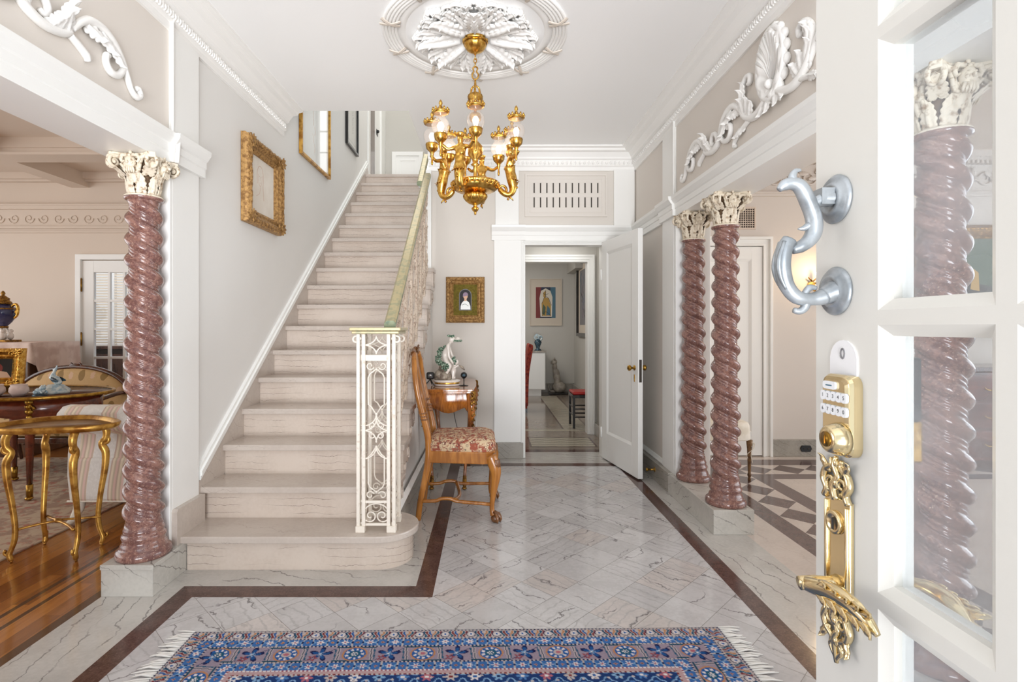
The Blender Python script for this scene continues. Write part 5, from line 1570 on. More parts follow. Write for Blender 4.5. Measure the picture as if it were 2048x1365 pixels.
b = MB(); b.tube(smooth([(-.03,-.195,.135),(-.01,-.10,.115),(.0,0,.108),(-.01,.10,.115),(-.03,.195,.135)],4), .013, 8); b.build('stretcher', W0, ch_)
b = MB()
for q in (-1,1): b.tube(smooth([(-.304,q*.10,1.073),(-.306,q*.05,1.088),(-.308,0,1.094)],4), [.018,.019,.020], 10)
for q in range(7):
    a = R(-90+q*30); b.add(leaf(.055,.03,3,.3,.01,6,4,.003), 0, True, frame((-.296,0,1.085), (0,cos(a),-sin(a)*1.0), (0,sin(a),cos(a)), (1,0,0)))
b.ball((-.30,0,1.10), (.018,.05,.022), 10)
b.build('crest_rail', W1, ch_)
b = MB()
S_ = smooth([(.10,.50),(.05,.55),(.045,.62),(.09,.72),(.105,.80),(.07,.90),(.045,.98),(.06,1.08)], 5)
def xs_(z): return -.200 - .105*((z-.5)/.6)**1.0
vs = [(xs_(z)+d, sgn*a, z) for d in (-.006,.006) for sgn in (-1,1) for a, z in S_]
n = len(S_)
fs = []
for i in range(n-1):
    fs += [(i,i+1,n+i+1,n+i),(2*n+i,3*n+i,3*n+i+1,2*n+i+1),(i,2*n+i,2*n+i+1,i+1),(n+i,n+i+1,3*n+i+1,3*n+i)]
b.add((vs, fs), 0, True); b.box(-.215,-.185,-.18,.18,.45,.50); b.build('back_splat', W0, ch_)

# ---------------------------------------------------------------- burl side table
tb = thing('side_table', 'burl walnut side table with gilt mounts against the back wall beside the stairs', 'table', (-.315,4.51,0))
B_ = M['burl']
def serp(w, d, n=10, bulge=.022):
    P = []
    for (x0,y0,x1,y1) in ((-w,-d,w,-d),(w,-d,w,d),(w,d,-w,d),(-w,d,-w,-d)):
        nx, ny = (y1-y0), -(x1-x0); L = math.hypot(nx,ny); nx/=L; ny/=L
        for i in range(n):
            t = i/n; k = bulge*(-cos(2*PI*t)+1)*.5 - bulge*.3*(1-abs(2*t-1))
            P.append((x0+(x1-x0)*t+nx*k, y0+(y1-y0)*t+ny*k))
    return P
b = MB(); b.add(prism(serp(.190,.43), .752, .772, 'XY')); b.add(prism(serp(.182,.42), .738, .752, 'XY')); b.build('table_top', B_, tb, .003)
b = MB(); P = serp(.168,.405); n = len(P)
def low(i):
    t = (i % 10)/10
    return .632 - .048*sin(PI*t)**2 - (.05 if t < .05 else 0)
vs = [(x,y,.738) for x,y in P] + [(x*1.03,y*1.015,.68) for x,y in P] + [(P[i][0]*.98,P[i][1]*.99,low(i)) for i in range(n)] + [(P[i][0]*.90,P[i][1]*.95,low(i)) for i in range(n)]
fs = [(k*n+i,k*n+(i+1)%n,(k+1)*n+(i+1)%n,(k+1)*n+i) for k in range(3) for i in range(n)]
b.add((vs, fs), 0, True); b.build('apron', B_, tb)
for sx in (-1,1):
    for sy in (-1,1):
        L = [(sx*.168,sy*.405,.735,.030),(sx*.180,sy*.420,.66,.032),(sx*.178,sy*.418,.56,.028),(sx*.160,sy*.395,.42,.019),(sx*.140,sy*.388,.26,.014),(sx*.128,sy*.400,.12,.012),(sx*.126,sy*.425,.03,.013)]
        b = MB(); b.tube([q[:3] for q in smooth(L,4)], [q[3] for q in smooth(L,4)], 10); lg = b.build('leg', B_, tb)
        e = Vector((sx,sy,0)).normalized(); t = Vector((-sy,sx,0)).normalized()
        g = MB()
        for i, (z, r_) in enumerate(((.745,.016),(.715,.020),(.675,.022),(.63,.018),(.585,.014),(.545,.010),(.50,.008))):
            c = Vector((sx*.178,sy*.416,z)) + e*.026
            g.add(ball(tuple(c), (r_*.8,r_*.8,r_), 7), 0, True)
            for s in (-1,1):
                g.add(ball(tuple(c + t*s*r_*.9 + Vector((0,0,-.012))), (r_*.55,r_*.55,r_*.8), 6), 0, True)
                if i < 4: g.add(tube([tuple(c - e*.004 + t*s*(.012+a) + Vector((0,0,q))) for a, q in spiral(0,0,.014,.004,-90,300,12)], [.005,.003], 5), 0, True)
        g.add(tube([Vector((sx*.175,sy*.413,.50))+e*.026, Vector((sx*.160,sy*.395,.42))+e*.019], [.007,.003], 6), 0, True)
        for s in (-1,1): g.add(tube([tuple(Vector((sx*.178,sy*.416,.70))+e*.024+t*s*(.022+a)+Vector((0,0,q))) for a, q in spiral(0,0,.016,.004,90,460,14)], [.006,.003], 5), 0, True)
        g.build('gilt_mount', M['giltdark'], lg)
        g = MB(); g.tube([(sx*.127,sy*.405,.10),(sx*.126,sy*.422,.04),(sx*.126,sy*.436,.018)], [.015,.018,.010], 10); g.ball((sx*.126,sy*.43,.012), (.02,.022,.012), 8); g.build('sabot', M['giltdark'], lg)
# figurine group
fgz = .7728
fg = thing('porcelain_figurine', 'porcelain figure group of a bending woman with leaves and a child on a round base', 'figurine', (-.345,4.36,fgz))
b = MB(); b.lathe([(0,0),(.105,0),(.108,.006),(.103,.014),(.103,.030),(.110,.036),(.108,.044),(.085,.048),(0,.05)], 36, M=Matrix.Diagonal((1,.85,1,1))); b.build('base', M['porc'], fg)
b = MB()
b.lathe([(.1035,.015),(.1045,.018),(.1045,.026),(.1035,.029)], 36, M=Matrix.Diagonal((1,.85,1,1)), cap=False); b.build('gilt_band', M['gold'], fg)
b = MB(); rr_ = random.Random(5)
for i in range(26):
    a = rr_.random()*6.28; q = rr_.random()
    b.ball((-.035+.055*q*cos(a), .01+.045*q*sin(a), .05+.10*(1-q)*rr_.random()+.02), .028+.014*rr_.random(), 7)
b.build('rock', M['porcrock'], fg)
wn_ = {'pel':(-.040,0,.195,.036,.034),'wa':(-.022,0,.240,.025,.028),'ch':(.002,0,.308,.030,.038),'ne':(.022,0,.346,.011,.011),'he':(.038,-.004,.368,.016,.016),'ht':(.044,-.004,.384,.012,.012),
 'sl':(.010,-.040,.330,.014),'el':(.018,-.046,.235,.010),'hl':(.055,-.040,.178,.008),'sr':(.008,.040,.330,.014),'er':(.034,.048,.250,.010),'hr':(.075,.030,.190,.008),
 'kl':(.034,-.028,.165,.017),'fl':(-.020,-.030,.070,.010),'tl':(.010,-.034,.052,.009),'kr':(.028,.030,.150,.016),'fr':(-.012,.026,.070,.010),'tr':(.02,.024,.053,.009)}
me = skin(wn_, [('pel','wa'),('wa','ch'),('ch','ne'),('ne','he'),('he','ht'),('ch','sl'),('sl','el'),('el','hl'),('ch','sr'),('sr','er'),('er','hr'),('pel','kl'),('kl','fl'),('fl','tl'),('pel','kr'),('kr','fr'),('fr','tr')], 2, [((.040,-.004,.376),(.027,.024,.030)),((.066,-.004,.370),(.006,.006,.007))])
wo = link('woman', me, M['porc'], fg)
kn_ = {'pel':(.052,-.01,.105,.022),'ch':(.058,-.01,.142,.023),'ne':(.062,-.01,.164,.008),'he':(.072,-.012,.188,.024),'ht':(.078,-.012,.204,.016),'al':(.066,-.034,.148,.008),'hl':(.095,-.030,.165,.006),'ar':(.066,.014,.148,.008),'hr':(.098,.010,.160,.006),
 'kl':(.050,-.022,.078,.011),'fl':(.048,-.022,.052,.007),'kr':(.058,.002,.078,.011),'fr':(.062,.002,.052,.007)}
me = skin(kn_, [('pel','ch'),('ch','ne'),('ne','he'),('he','ht'),('ch','al'),('al','hl'),('ch','ar'),('ar','hr'),('pel','kl'),('kl','fl'),('pel','kr'),('kr','fr')], 2, [((.074,-.012,.192),(.022,.021,.023))])
link('child', me, M['porc'], fg)
b = MB()
path = smooth([(-.030,-.02,.315),(-.062,-.01,.27),(-.072,-.012,.22),(-.060,-.030,.19),(-.02,-.035,.175),(.005,-.03,.155),(-.02,-.02,.13)], 9)
for i, q in enumerate(path):
    for _ in range(3):
        b.ball((q[0]+rr_.uniform(-.020,.020), q[1]+rr_.uniform(-.022,.022), q[2]+rr_.uniform(-.014,.014)), rr_.uniform(.006,.011), 5)
b.build('leaf_garland', M['porcgreen'], fg); b = MB()
for i in range(14):
    a = rr_.random()*6.28; b.ball((.030+.026*cos(a), -.004+.025*sin(a), .392+.016*rr_.random()), .0105, 6)
b.build('hair_wreath', M['porcgreen'], fg); b = MB()
for i in range(12): b.ball((.04+rr_.uniform(0,.045), -.03+rr_.uniform(-.01,.01), .20+rr_.uniform(-.03,.035)), .009, 5)
b.build('leaf_spray', M['porcgreen'], fg)
b = MB(); b.ball((.085,-.004,.372), (.030,.028,.018), 10); b.ball((.088,-.004,.385), (.018,.016,.012), 8); ho = b.build('held_cap', M['porc'], fg)
b = MB()
for i in range(16):
    a = i*.393; b.ball((.085+.031*cos(a), -.004+.029*sin(a), .366), .010, 5)
b.build('leaf_wreath', M['porcgreen'], ho)
b = MB(); b.tube([(.10,.0,.165),(.125,.0,.148),(.145,.0,.125)], [.005,.012,.004], 7); b.build('bird', M['porcrock'], fg)
# cameras on the table
wc = thing('web_camera', 'small square black camera on a tripod foot at the left end of the hall table', 'camera', (-.478,4.32,fgz))
b = MB(); b.box(-.031,.031,-.02,.02,.052,.112); b.build('body', M['black'], wc, .012)
b = MB(); b.lathe([(0,0),(.012,0),(.012,.003),(0,.004)], 16, M=Matrix.Translation((0,-.02,.085)) @ Matrix.Rotation(R(90),4,'X')); b.build('lens', M['chrome'], wc)
for a in (200, 320, 80):
    b = MB(); b.tube([(0,0,.055),(.018*cos(R(a)),.018*sin(R(a)),.035),(.045*cos(R(a)),.045*sin(R(a)),.0062)], .0045, 6); b.build('leg', M['black'], wc)
wc1 = wc
wc = thing('web_camera', 'round black ball-shaped camera on a slim stand at the right end of the hall table', 'camera', (-.205,4.33,fgz))
b = MB(); b.ball((0,0,.085), .027, 14); b.build('body', M['black'], wc)
b = MB(); b.lathe([(0,0),(.036,0),(.036,.003),(.006,.006),(.004,.02),(.005,.05),(.009,.062)], 20); b.build('stand', M['black'], wc)
b = MB(); b.lathe([(0,0),(.013,0),(.012,.004),(0,.006)], 16, M=Matrix.Translation((0,-.0255,.087)) @ Matrix.Rotation(R(90),4,'X')); b.build('lens', M['bluegreen'], wc)
b = MB(); b.tube(smooth([(-.34,4.985,.72),(-.33,4.99,.45),(-.30,5.0,.3),(-.27,5.02,.14),(-.26,5.0,.004)],6), .003, 6); o = b.build('power_cord', M['black'], wc1); o.location = [-q for q in wc1.location]
b = MB(); b.tube(smooth([(-.14,5.05,.74),(-.11,5.045,.5),(-.12,5.04,.3),(-.08,5.03,.17),(-.06,5.0,.004)],6), .003, 6); o = b.build('power_cord', M['white'], wc); o.location = [-q for q in wc.location]
# ---------------------------------------------------------------- salon furniture
sr = MB(); sr.box(-6.4,-2.60,2.0,5.05,0,.010); tag(sr.build('area_rug', M['salonrug'], None, .003), 'faded pink and tan rug on the salon floor under the sofa', 'rug')
tt = thing('tray_table', 'gilded tray-top table on four curved legs in front of the striped sofa', 'table', (-2.386,2.935,0))
def lobed(k, n=72):
    P = []
    for i in range(n):
        a = 2*PI*i/n
        r = 1 + .075*cos(3*a+.5) - .05*abs(sin(a*1.5+.9))
        P.append((.318*k*r*cos(a), .215*k*r*sin(a)))
    return P
def loft(mb, levels, mi=0, cap=True, sm=True):
    n = len(levels[0][0]); vs = [(x,y,z) for P, z in levels for x, y in P]
    fs = [(k*n+i,k*n+(i+1)%n,(k+1)*n+(i+1)%n,(k+1)*n+i) for k in range(len(levels)-1) for i in range(n)]
    if cap: fs += [tuple(range(n-1,-1,-1)), tuple((len(levels)-1)*n+i for i in range(n))]
    mb.add((vs, fs), mi, sm)
b = MB(); loft(b, [(lobed(.86),.690),(lobed(.97),.693),(lobed(1.02),.704),(lobed(1.04),.722),(lobed(1.01),.728),(lobed(.96),.724),(lobed(.93),.708),(lobed(.90),.704)]); b.build('tray_rim', M['giltwood'], tt)
b = MB(); loft(b, [(lobed(.91),.700),(lobed(.91),.7055)]); b.build('tray_face', M['trayface'], tt)
for lx, ly, ex, ey in ((-.150,-.128,-.8,-.35),(.196,-.100,.05,-1),(.166,.110,.9,.3),(-.18,.110,-.3,.8)):
    e = Vector((ex,ey,0)).normalized()
    o = Vector((lx*.92, ly*.95, 0)); 
    L = [(.020,.690,.017),(.034,.655,.016),(.030,.615,.014),(.010,.590,.013),(.016,.565,.016),(.030,.53,.016),(.026,.44,.014),(.008,.32,.012),(-.006,.20,.011),(-.004,.12,.011),(.010,.07,.010),(.018,.045,.011),(.012,.02,.011),(.010,.012,.009)]
    L = smooth(L, 3)
    b = MB(); b.tube([tuple(o + e*q[0] + Vector((0,0,q[1]))) for q in L], [q[2]*1.25 for q in L], 9); lg = b.build('leg', M['giltwood'], tt)
    g = MB()
    for zc, s in ((.055,.7),(.60,1)):
        if zc > .5: g.build('toe_scroll', M['giltwood'], lg); g = MB()
        g.add(tube([tuple(o + e*(.024+a*s) + Vector((0,0,zc+q*s))) for a, q in spiral(0,0,.024,.005,60,-330,18)], [.011*s,.007*s], 7), 0, True)
    for i in range(5): g.add(ball(tuple(o+e*(.044-.004*i)+Vector((0,0,.665-.014*i))), (.010,.010,.012), 6), 0, True)
    g.build('leg_carving', M['giltwood'], lg)
    b = MB(); b.tube([tuple(o+e*.010+Vector((0,0,.012))), tuple(o+e*.009+Vector((0,0,-.0)))], [.010,.006], 8); b.build('foot', M['giltwood'], lg)
b = MB()
for s in (-1, 1):
    b.tube(smooth([(-.15*1,s*.11,.165),(-.07,s*.045,.175),(0,s*.012,.180),(.08,s*.045,.175),(.165,s*.10,.165)],5), .008, 8, flat=(Vector((0,0,1)),.8))
b.ball((0,0,.18),(.022,.022,.012),8)
b.build('stretcher', M['giltwood'], tt)

sf = thing('sofa', 'pink and cream striped sofa with a rolled arm seen end-on behind the gilt tray table', 'sofa', (-2.35,3.30,.0118))
b = MB()
# body with swooping front stripe panel, x across 0.6, y back
b.box(-.285,.31,.02,1.7,.14,.42); b.build('seat_base', M['stripes'], sf, .02)
b = MB()
S_ = [(.05,.14),(.03,.30),(.035,.44),(.055,.56)] + [(.060+.085*cos(R(a)), .655+.088*sin(R(a))) for a in range(250,60,-15)][:0] + [(.02,.575),(-.035,.60),(-.065,.65),(-.055,.71),(-.01,.745),(.05,.75),(.11,.735),(.15,.69),(.16,.62),(.15,.50),(.15,.14)]
vs = []; n = len(S_)
for x in (-.30,-.295,.315,.32):
    k = .97 if x in (-.30,.32) else 1.0
    vs += [(x, .06+(y-.06)*k, .44+(z-.44)*k) for y, z in S_]
fs = [(k*n+i,k*n+(i+1)%n,(k+1)*n+(i+1)%n,(k+1)*n+i) for k in range(3) for i in range(n)] + [tuple(range(n)), tuple(3*n+i for i in range(n))]
b.add((vs, fs), 0, True); b.build('rolled_arm', M['stripes'], sf)
b = MB(); b.box(-.27,.12,.16,1.6,.42,.52); b.build('seat_cushion', M['stripes'], sf, .03)
b = MB(); b.box(.14,.31,.14,1.65,.40,.70); b.build('back', M['stripes'], sf, .05)
b = MB(); b.tube([(-.298,.028,.145),(.318,.028,.145)], .006, 6); b.build('piping', M['white_cloth'], sf)
for x, y in ((-.235,.05),(.26,.05),(-.235,1.6),(.26,1.6)):
    b = MB(); s = -1 if x < 0 else 1
    b.tube([(x,y,.15),(x+s*.004,y-.005,.09),(x+s*.022,y-.025,.035),(x+s*.045,y-.04,.008)], [.036,.030,.022,.015], 10); b.build('leg', M['white_cloth'], sf)

ot = thing('oval_table', 'dark oval mahogany table with brass mounts behind the sofa, ornaments on top', 'table', (-3.55,4.05,.0118))
def ell(a, b, n=56): return [(a*cos(2*PI*i/n), b*sin(2*PI*i/n)) for i in range(n)]
b = MB(); loft(b, [(ell(.60,.41),.728),(ell(.605,.415),.742)]); b.build('table_top', M['mahogany'], ot)
b = MB(); loft(b, [(ell(.598,.408),.724),(ell(.625,.435),.728),(ell(.628,.438),.748),(ell(.615,.425),.752),(ell(.603,.413),.744)], 0, False); b.build('brass_edge', M['brass2'], ot)
b = MB(); n = 56; vs = []
for k, (s, z) in enumerate(((.90,.726),(.90,.63),(.86,.63),(.86,.726))):
    for i in range(n):
        a = 2*PI*i/n; zz_ = z if k in (0,3) else z - .05*abs(sin(2*a))
        vs.append((.60*s*cos(a), .41*s*sin(a), zz_))
b.add((vs, [(k*n+i,k*n+(i+1)%n,((k+1)%4)*n+(i+1)%n,((k+1)%4)*n+i) for k in range(4) for i in range(n)]), 0, True); b.build('apron', M['redwood'], ot)
for x, y in ((.25,-.245),(.30,.22),(-.27,.22),(-.32,-.25)):
    b = MB(); b.tube([(x*1.15,y*1.15,.70),(x*1.12,y*1.12,.55),(x*1.04,y*1.04,.10)], [.036,.030,.016], 4); lg = b.build('leg', M['redwood'], ot)
    g = MB()
    for z, r_ in ((.71,.036),(.675,.03),(.64,.034),(.60,.026),(.565,.018)): g.ball((x*1.20,y*1.24,z), (r_*.8,r_*.8,r_*.7), 8)
    g.tube([(x*1.20+a,y*1.26,.655+q) for a, q in spiral(0,0,.04,.01,0,400,16)], [.010,.006], 6)
    g.build('brass_mount', M['brass2'], lg)
    g = MB(); g.tube([(x*1.04,y*1.04,.11),(x*1.04,y*1.04,.02)], [.022,.020], 8); g.ball((x*1.04,y*1.06,.014), (.026,.028,.014), 8); g.build('brass_foot', M['brass2'], lg)
# ornaments on the oval table
tz = .7555
pf = thing('tabletop_picture', 'ornate gold framed small portrait standing on the oval table', 'picture', (-3.91,4.23,tz), R(14))
b = MB(); ornate(b, .36, .32, .085, .05, random.Random(6), 1.0); f_ = b.build('frame', M['gold'], pf); f_.location = (0,0,.165); f_.rotation_euler = (R(-8),0,0)
def pin(m, w, h, d):
    flatpoly(m, [(-.02+.05*cos(R(a)), .0+.045*sin(R(a))) for a in range(0,360,20)], d+.0005, 1)
    flatpoly(m, [(-.09,-.075),(.09,-.075),(.06,-.03),(.01,-.02),(-.04,-.035)], d+.001, 2)
    flatpoly(m, [(-.022+.028*cos(R(a)), -.008+.034*sin(R(a))) for a in range(0,360,20)], d+.0012, 2)
    flatpoly(m, [(-.03+.045*cos(R(a)), .018+.03*sin(R(a))) for a in range(0,180,15)], d+.0015, 3)
c_ = canvas(pf, .19, .15, [M['dark'], M['hairred'], M['skin'], M['hairred']], pin, 'portrait'); c_.location = (0,0,.165); c_.rotation_euler = (R(-8),0,0)
b = MB(); b.box(-.015,.015,.0,.012,.0,.26); st_ = b.build('easel_strut', M['giltdark'], pf); st_.location = (0,.11,0); st_.rotation_euler = (R(22),0,0)
bf = thing('bird_figurine', 'pale blue glazed bird figurine on the right end of the oval table', 'figurine', (-3.25,3.97,tz))
b = MB(); b.lathe([(0,0),(.095,0),(.10,.012),(.085,.03),(.06,.05),(.045,.065),(0,.07)], 22, fn=lambda a, r, z: r*(1+.10*cos(a*5+z*40))); b.build('base', M['porcblue'], bf)
me = skin({'b':(0,0,.095,.030),'t':(.05,0,.075,.014),'c':(-.018,0,.125,.024),'n':(-.010,0,.155,.010),'h':(.004,0,.172,.012),'k':(-.018,0,.178,.003),'cr':(.012,0,.195,.006),'ce':(.016,0,.21,.004)}, [('b','t'),('b','c'),('c','n'),('n','h'),('h','k'),('h','cr'),('cr','ce')]); link('bird', me, M['porcblue'], bf)
b = MB()
for s in (-1,1): b.add(leaf(.07,.035,4,.1,.01,6,4,.003), 0, True, frame((-.012,s*.026,.11), (0,0,1), (.95,0,-.25), (0,s,0)))
b.build('wing', M['bluegreen'], bf)
fr_ = thing('frog_figurine', 'small pale frog figurine on a green base at the front of the oval table', 'figurine', (-3.22,3.80,tz))
b = MB(); b.lathe([(0,0),(.045,0),(.046,.008),(.04,.018),(0,.02)], 20); b.build('base', M['bluegreen'], fr_)
b = MB(); b.ball((0,0,.038),(.036,.026,.024),10); b.ball((.018,0,.058),(.02,.02,.018),8)
for s in (-1,1): b.ball((.024,s*.011,.074),.008,6); b.ball((-.014,s*.026,.030),(.018,.009,.014),6); b.tube([(.02,s*.02,.04),(.034,s*.024,.022)],[.007,.006],6)
b.build('frog', M['porcblue'], fr_)
for nm, lab, x, y, r_ in (('bowl','low pink bowl on the oval table below the gold framed portrait',-3.54,3.78,.072),('bowl','rounded pink pot on the oval table beside the frog figurine',-3.37,3.80,.058)):
    b = MB(); b.lathe([(0,.0),(r_*.6,0),(r_,.035),(r_*.95,.06),(r_*.80,.075),(r_*.86,.085),(r_*.80,.084),(r_*.74,.07),(0,.02)], 26)
    o = b.build('bowl', M['pinkcloth']); o.location = (x,y,tz); tag(o, lab, 'bowl')

# settee with an arched back
se = thing('settee', 'settee with arched carved wood back and gold medallion damask by the glazed door', 'settee', (-3.92,4.78,.0138))
def archp(k, zc, n=26): return [(.56*k*cos(PI*i/n), zc + .36*k*max(0,sin(PI*i/n))**.85) for i in range(n+1)]
b = MB(); A = [(.50*k_,0) for k_ in ()]
P = [(.56,.40)] + archp(1,.50) + [(-.56,.40)]
b.tube([(x, .20 + (z-.45)*.12, z) for x, z in P], .024, 8); b.ball((0,.245,.875), (.07,.02,.018), 8)
for s in (-1,1): b.tube([(s*(.02+a), .24, .872+q) for a, q in spiral(.02,0,.024,.006,90,90-s*400,14)], [.009,.006], 6)
b.build('back_frame', M['mahogany'], se)
b = MB(); n = len(P); vs = []
for k_, d in ((.97,.02),(.97,-.01),(.85,-.045),(.45,-.06)): vs += [(x*k_, .20 + (.62+(z-.62)*k_-.45)*.12 + d, .62+(z-.62)*k_) for x, z in P]
fs = [(k*n+i,k*n+(i+1)%n,(k+1)*n+(i+1)%n,(k+1)*n+i) for k in range(3) for i in range(n)] + [tuple(range(n)), tuple(3*n+i for i in range(n))]
b.add((vs, fs), 0, True); b.build('back_cushion', M['medcloth'], se)
b = MB(); b.box(-.52,.52,-.28,.22,.30,.46); b.build('seat', M['medcloth'], se, .03)
b = MB(); b.box(-.54,.54,-.30,.24,.25,.30); b.build('seat_frame', M['mahogany'], se, .01)
for s in (-1,1):
    b = MB(); b.tube(smooth([(s*.50,.20,.62),(s*.53,.05,.63),(s*.53,-.18,.60),(s*.52,-.24,.54),(s*.52,-.22,.30)],4), .02, 8); b.build('arm', M['mahogany'], se)
    for y in (-.26,.2):
        b = MB(); b.tube([(s*.49,y,.26),(s*.50,y,.13),(s*.47,y,.0)], [.03,.02,.014], 8); b.build('leg', M['mahogany'], se)

cb = thing('cabinet', 'brown wooden upright cabinet with a pink cloth on top against the salon wall', 'cabinet', (-4.95,5.35,.0))
b = MB(); b.box(-.52,.52,-.25,.30,.0,1.09); b.build('body', M['deskwood'], cb, .01)
b = MB()
for x in (-.26,.26): b.add(ring_prism([(x-.22,.12),(x+.22,.12),(x+.22,.98),(x-.22,.98)], [(x-.18,.16),(x+.18,.16),(x+.18,.94),(x-.18,.94)], -.262, -.25, 'XZ'))
b.build('door', M['deskwood'], cb)
cl_ = thing('table_cloth', 'pale pink cloth draped over the brown cabinet under the blue urn', 'cloth', (-4.95,5.35,1.09))
b = MB(); n = 90; vs = []; top = []
per = []
for i in range(40): per.append((-.56+1.14*i/40, -.29))
for i in range(20): per.append((.58, -.29+.62*i/20))
for i in range(6): per.append((.58-1.14*i/5, .31))
N = len(per)
def drop(i):
    x, y = per[i]
    if i < 40: return .10 + .16*max(0, 1-abs(x+.02)/.22) + .10*max(0,1-abs(x-.50)/.2)
    if i < 60: return .22 + .24*sin(PI*(i-40)/22)
    return .02
for k in range(7):
    for i in range(N):
        x, y = per[i]; t = k/6
        wob = .016*sin(i*1.3)*t + .01*sin(i*.5)*t
        ox = wob+.02*t if 40 <= i < 60 else 0; oy = -wob-.015*t if i < 40 else 0
        vs.append((x+ox, y+oy, .012 - drop(i)*t))
fs = [(k*N+i,k*N+(i+1)%N,(k+1)*N+(i+1)%N,(k+1)*N+i) for k in range(6) for i in range(N)] + [tuple(range(N))]
b.add((vs, fs), 0, True); b.build('cloth', M['pinkcloth'], cl_)
ur = thing('urn', 'cobalt blue and gilt lidded urn on a white figure base on the cabinet', 'urn', (-4.86,5.30,1.102))
b = MB(); b.box(-.11,.11,-.09,.09,0,.022); b.build('plinth', M['giltdark'], ur, .004)
b = MB()
for i in range(4):
    a = i*PI/2+.6; b.ball((.055*cos(a),.055*sin(a),.06),(.03,.03,.04),8); b.ball((.062*cos(a),.062*sin(a),.11),(.018,.018,.02),8); b.tube([(.05*cos(a),.05*sin(a),.09),(.03*cos(a+.7),.03*sin(a+.7),.15)],[.012,.008],6)
b.build('cherub_base', M['porc'], ur)
b = MB(); b.lathe([(.03,.14),(.035,.16),(.07,.20),(.105,.26),(.112,.31),(.10,.345),(.07,.36),(.06,.38)], 28); b.build('vase_body', M['cobalt'], ur)
b = MB(); b.lathe([(.06,.375),(.075,.385),(.07,.40),(.05,.42),(.055,.435),(.03,.455),(.012,.47),(.02,.485),(.012,.505),(0,.515)], 24); b.lathe([(.106,.325),(.114,.332),(.106,.34)], 28, cap=False); b.lathe([(.0,.135),(.04,.14),(.045,.155),(.03,.165)], 20); b.build('gilt_lid', M['giltdark'], ur)
for s in (-1,1):
    b = MB(); b.tube(smooth([(s*.08,0,.35),(s*.125,0,.38),(s*.15,0,.34),(s*.14,0,.27),(s*.11,0,.24)],4), [.012,.014,.012], 7); b.ball((s*.135,0,.30),(.018,.02,.026),7); b.build('handle', M['gold'], ur)
# dark furniture glimpsed through the glazed door
dk = thing('sideboard', 'dark sideboard seen through the panes of the glazed salon door', 'sideboard', (-4.9,6.75,0))
b = MB(); b.box(-.7,.7,-.2,.2,.06,.98); b.build('body', M['dark'], dk, .01)
b = MB(); b.box(-.74,.74,-.23,.22,.98,1.02); b.build('top', M['mahogany'], dk, .005)
for s in (-.35,.35):
    b = MB(); b.box(s-.32,s+.32,-.215,-.2,.12,.92); b.build('door', M['mahogany'], dk, .004)
# ---------------------------------------------------------------- dining room
so = thing('stool', 'white skirted seat on slim gilt brown legs behind the right columns', 'stool', (1.93,4.50,0))
b = MB(); vs = []
lev = [(.330,1.0),(.34,1.01),(.40,1.0),(.445,.99),(.468,.95),(.478,.80),(.482,.3)]
n = 48
def sq(k, i):
    a = 2*PI*i/n; c, s = cos(a), sin(a)
    q = (abs(c)**5+abs(s)**5)**(-.2)
    return (.215*k*q*c, .225*k*q*s)
for z, k in lev:
    for i in range(n):
        x, y = sq(k, i); w_ = .004*sin(i*2.3)*(1 if z < .38 else 0)
        vs.append((x*(1+w_*4), y*(1+w_*4), z))
b.add((vs, [(k*n+i,k*n+(i+1)%n,(k+1)*n+(i+1)%n,(k+1)*n+i) for k in range(len(lev)-1) for i in range(n)] + [tuple((len(lev)-1)*n+i for i in range(n)), tuple(range(n))]), 0, True)
b.build('seat_cover', M['white_cloth'], so)
stl = two('worn_gilt_brown', (124,92,56), (92,64,38), 30, .45, .2)
for sx in (-1,1):
    for sy in (-1,1):
        b = MB(); b.lathe([(0,0),(.011,0),(.013,.012),(.009,.03),(.015,.045),(.016,.055),(.011,.065),(.012,.10),(.018,.26),(.022,.30),(.024,.335),(0,.335)], 14, M=Matrix.Translation((sx*.185,sy*.195,0))); b.build('leg', stl, so)
b = MB()
for q in (0,1): b.tube(smooth([(.20,-.20,.335),(.205+.01*q,-.215,.28),(.19-.03*q,-.21,.22),(.20-.04*q,-.22,.15+.04*q)],4), .0025, 5)
b.tube([(.20+.02*cos(R(a)),-.212,.30+.016*sin(R(a))) for a in range(0,360,30)], .0025, 5, 0, True)
b.build('tie_cord', M['white_cloth'], so)
vg = thing('wall_vent', 'brown metal grid vent on the dining room wall beside the right capital', 'vent', (2.40,5.155,2.31))
b = MB(); b.box(-.18,.18,-.004,0,-.10,.10); b.build('shade_backing', M['vent'], vg)  # dark plate in place of the shaded duct behind the grid
b = MB(); plain(b, .38, .22, .012, .014)
for i in range(17): b.box(-.176+i*.022, -.171+i*.022, -.012, -.005, -.10, .10)
for i in range(10): b.box(-.18, .18, -.011, -.006, -.097+i*.021, -.092+i*.021)
b.build('grid', M['pinkw'], vg)
ou = MB(); ou.add(prism([(-.055,0),(-.04,.03),(.04,.03),(.055,0),(.04,-.03),(-.04,-.03)], -.010, 0, 'XZ')); 
for s in (-1,1): ou.add(ball((s*.02,-.011,0), (.008,.004,.010), 6), 1, True)
o = ou.build('power_outlet', [M['black'], M['vent']]); o.location = (3.06,5.12,.078); tag(o, 'black outlet plate in the marble skirting of the dining room', 'outlet')
sc = thing('wall_sconce', 'lit brass candle sconce on the dining room wall', 'wall lamp', (3.13,5.155,1.66))
b = MB(); b.add(prism(arc(0,0,.035,0,350,18), -.012, 0, 'XZ')); b.build('back_plate', M['gold'], sc)
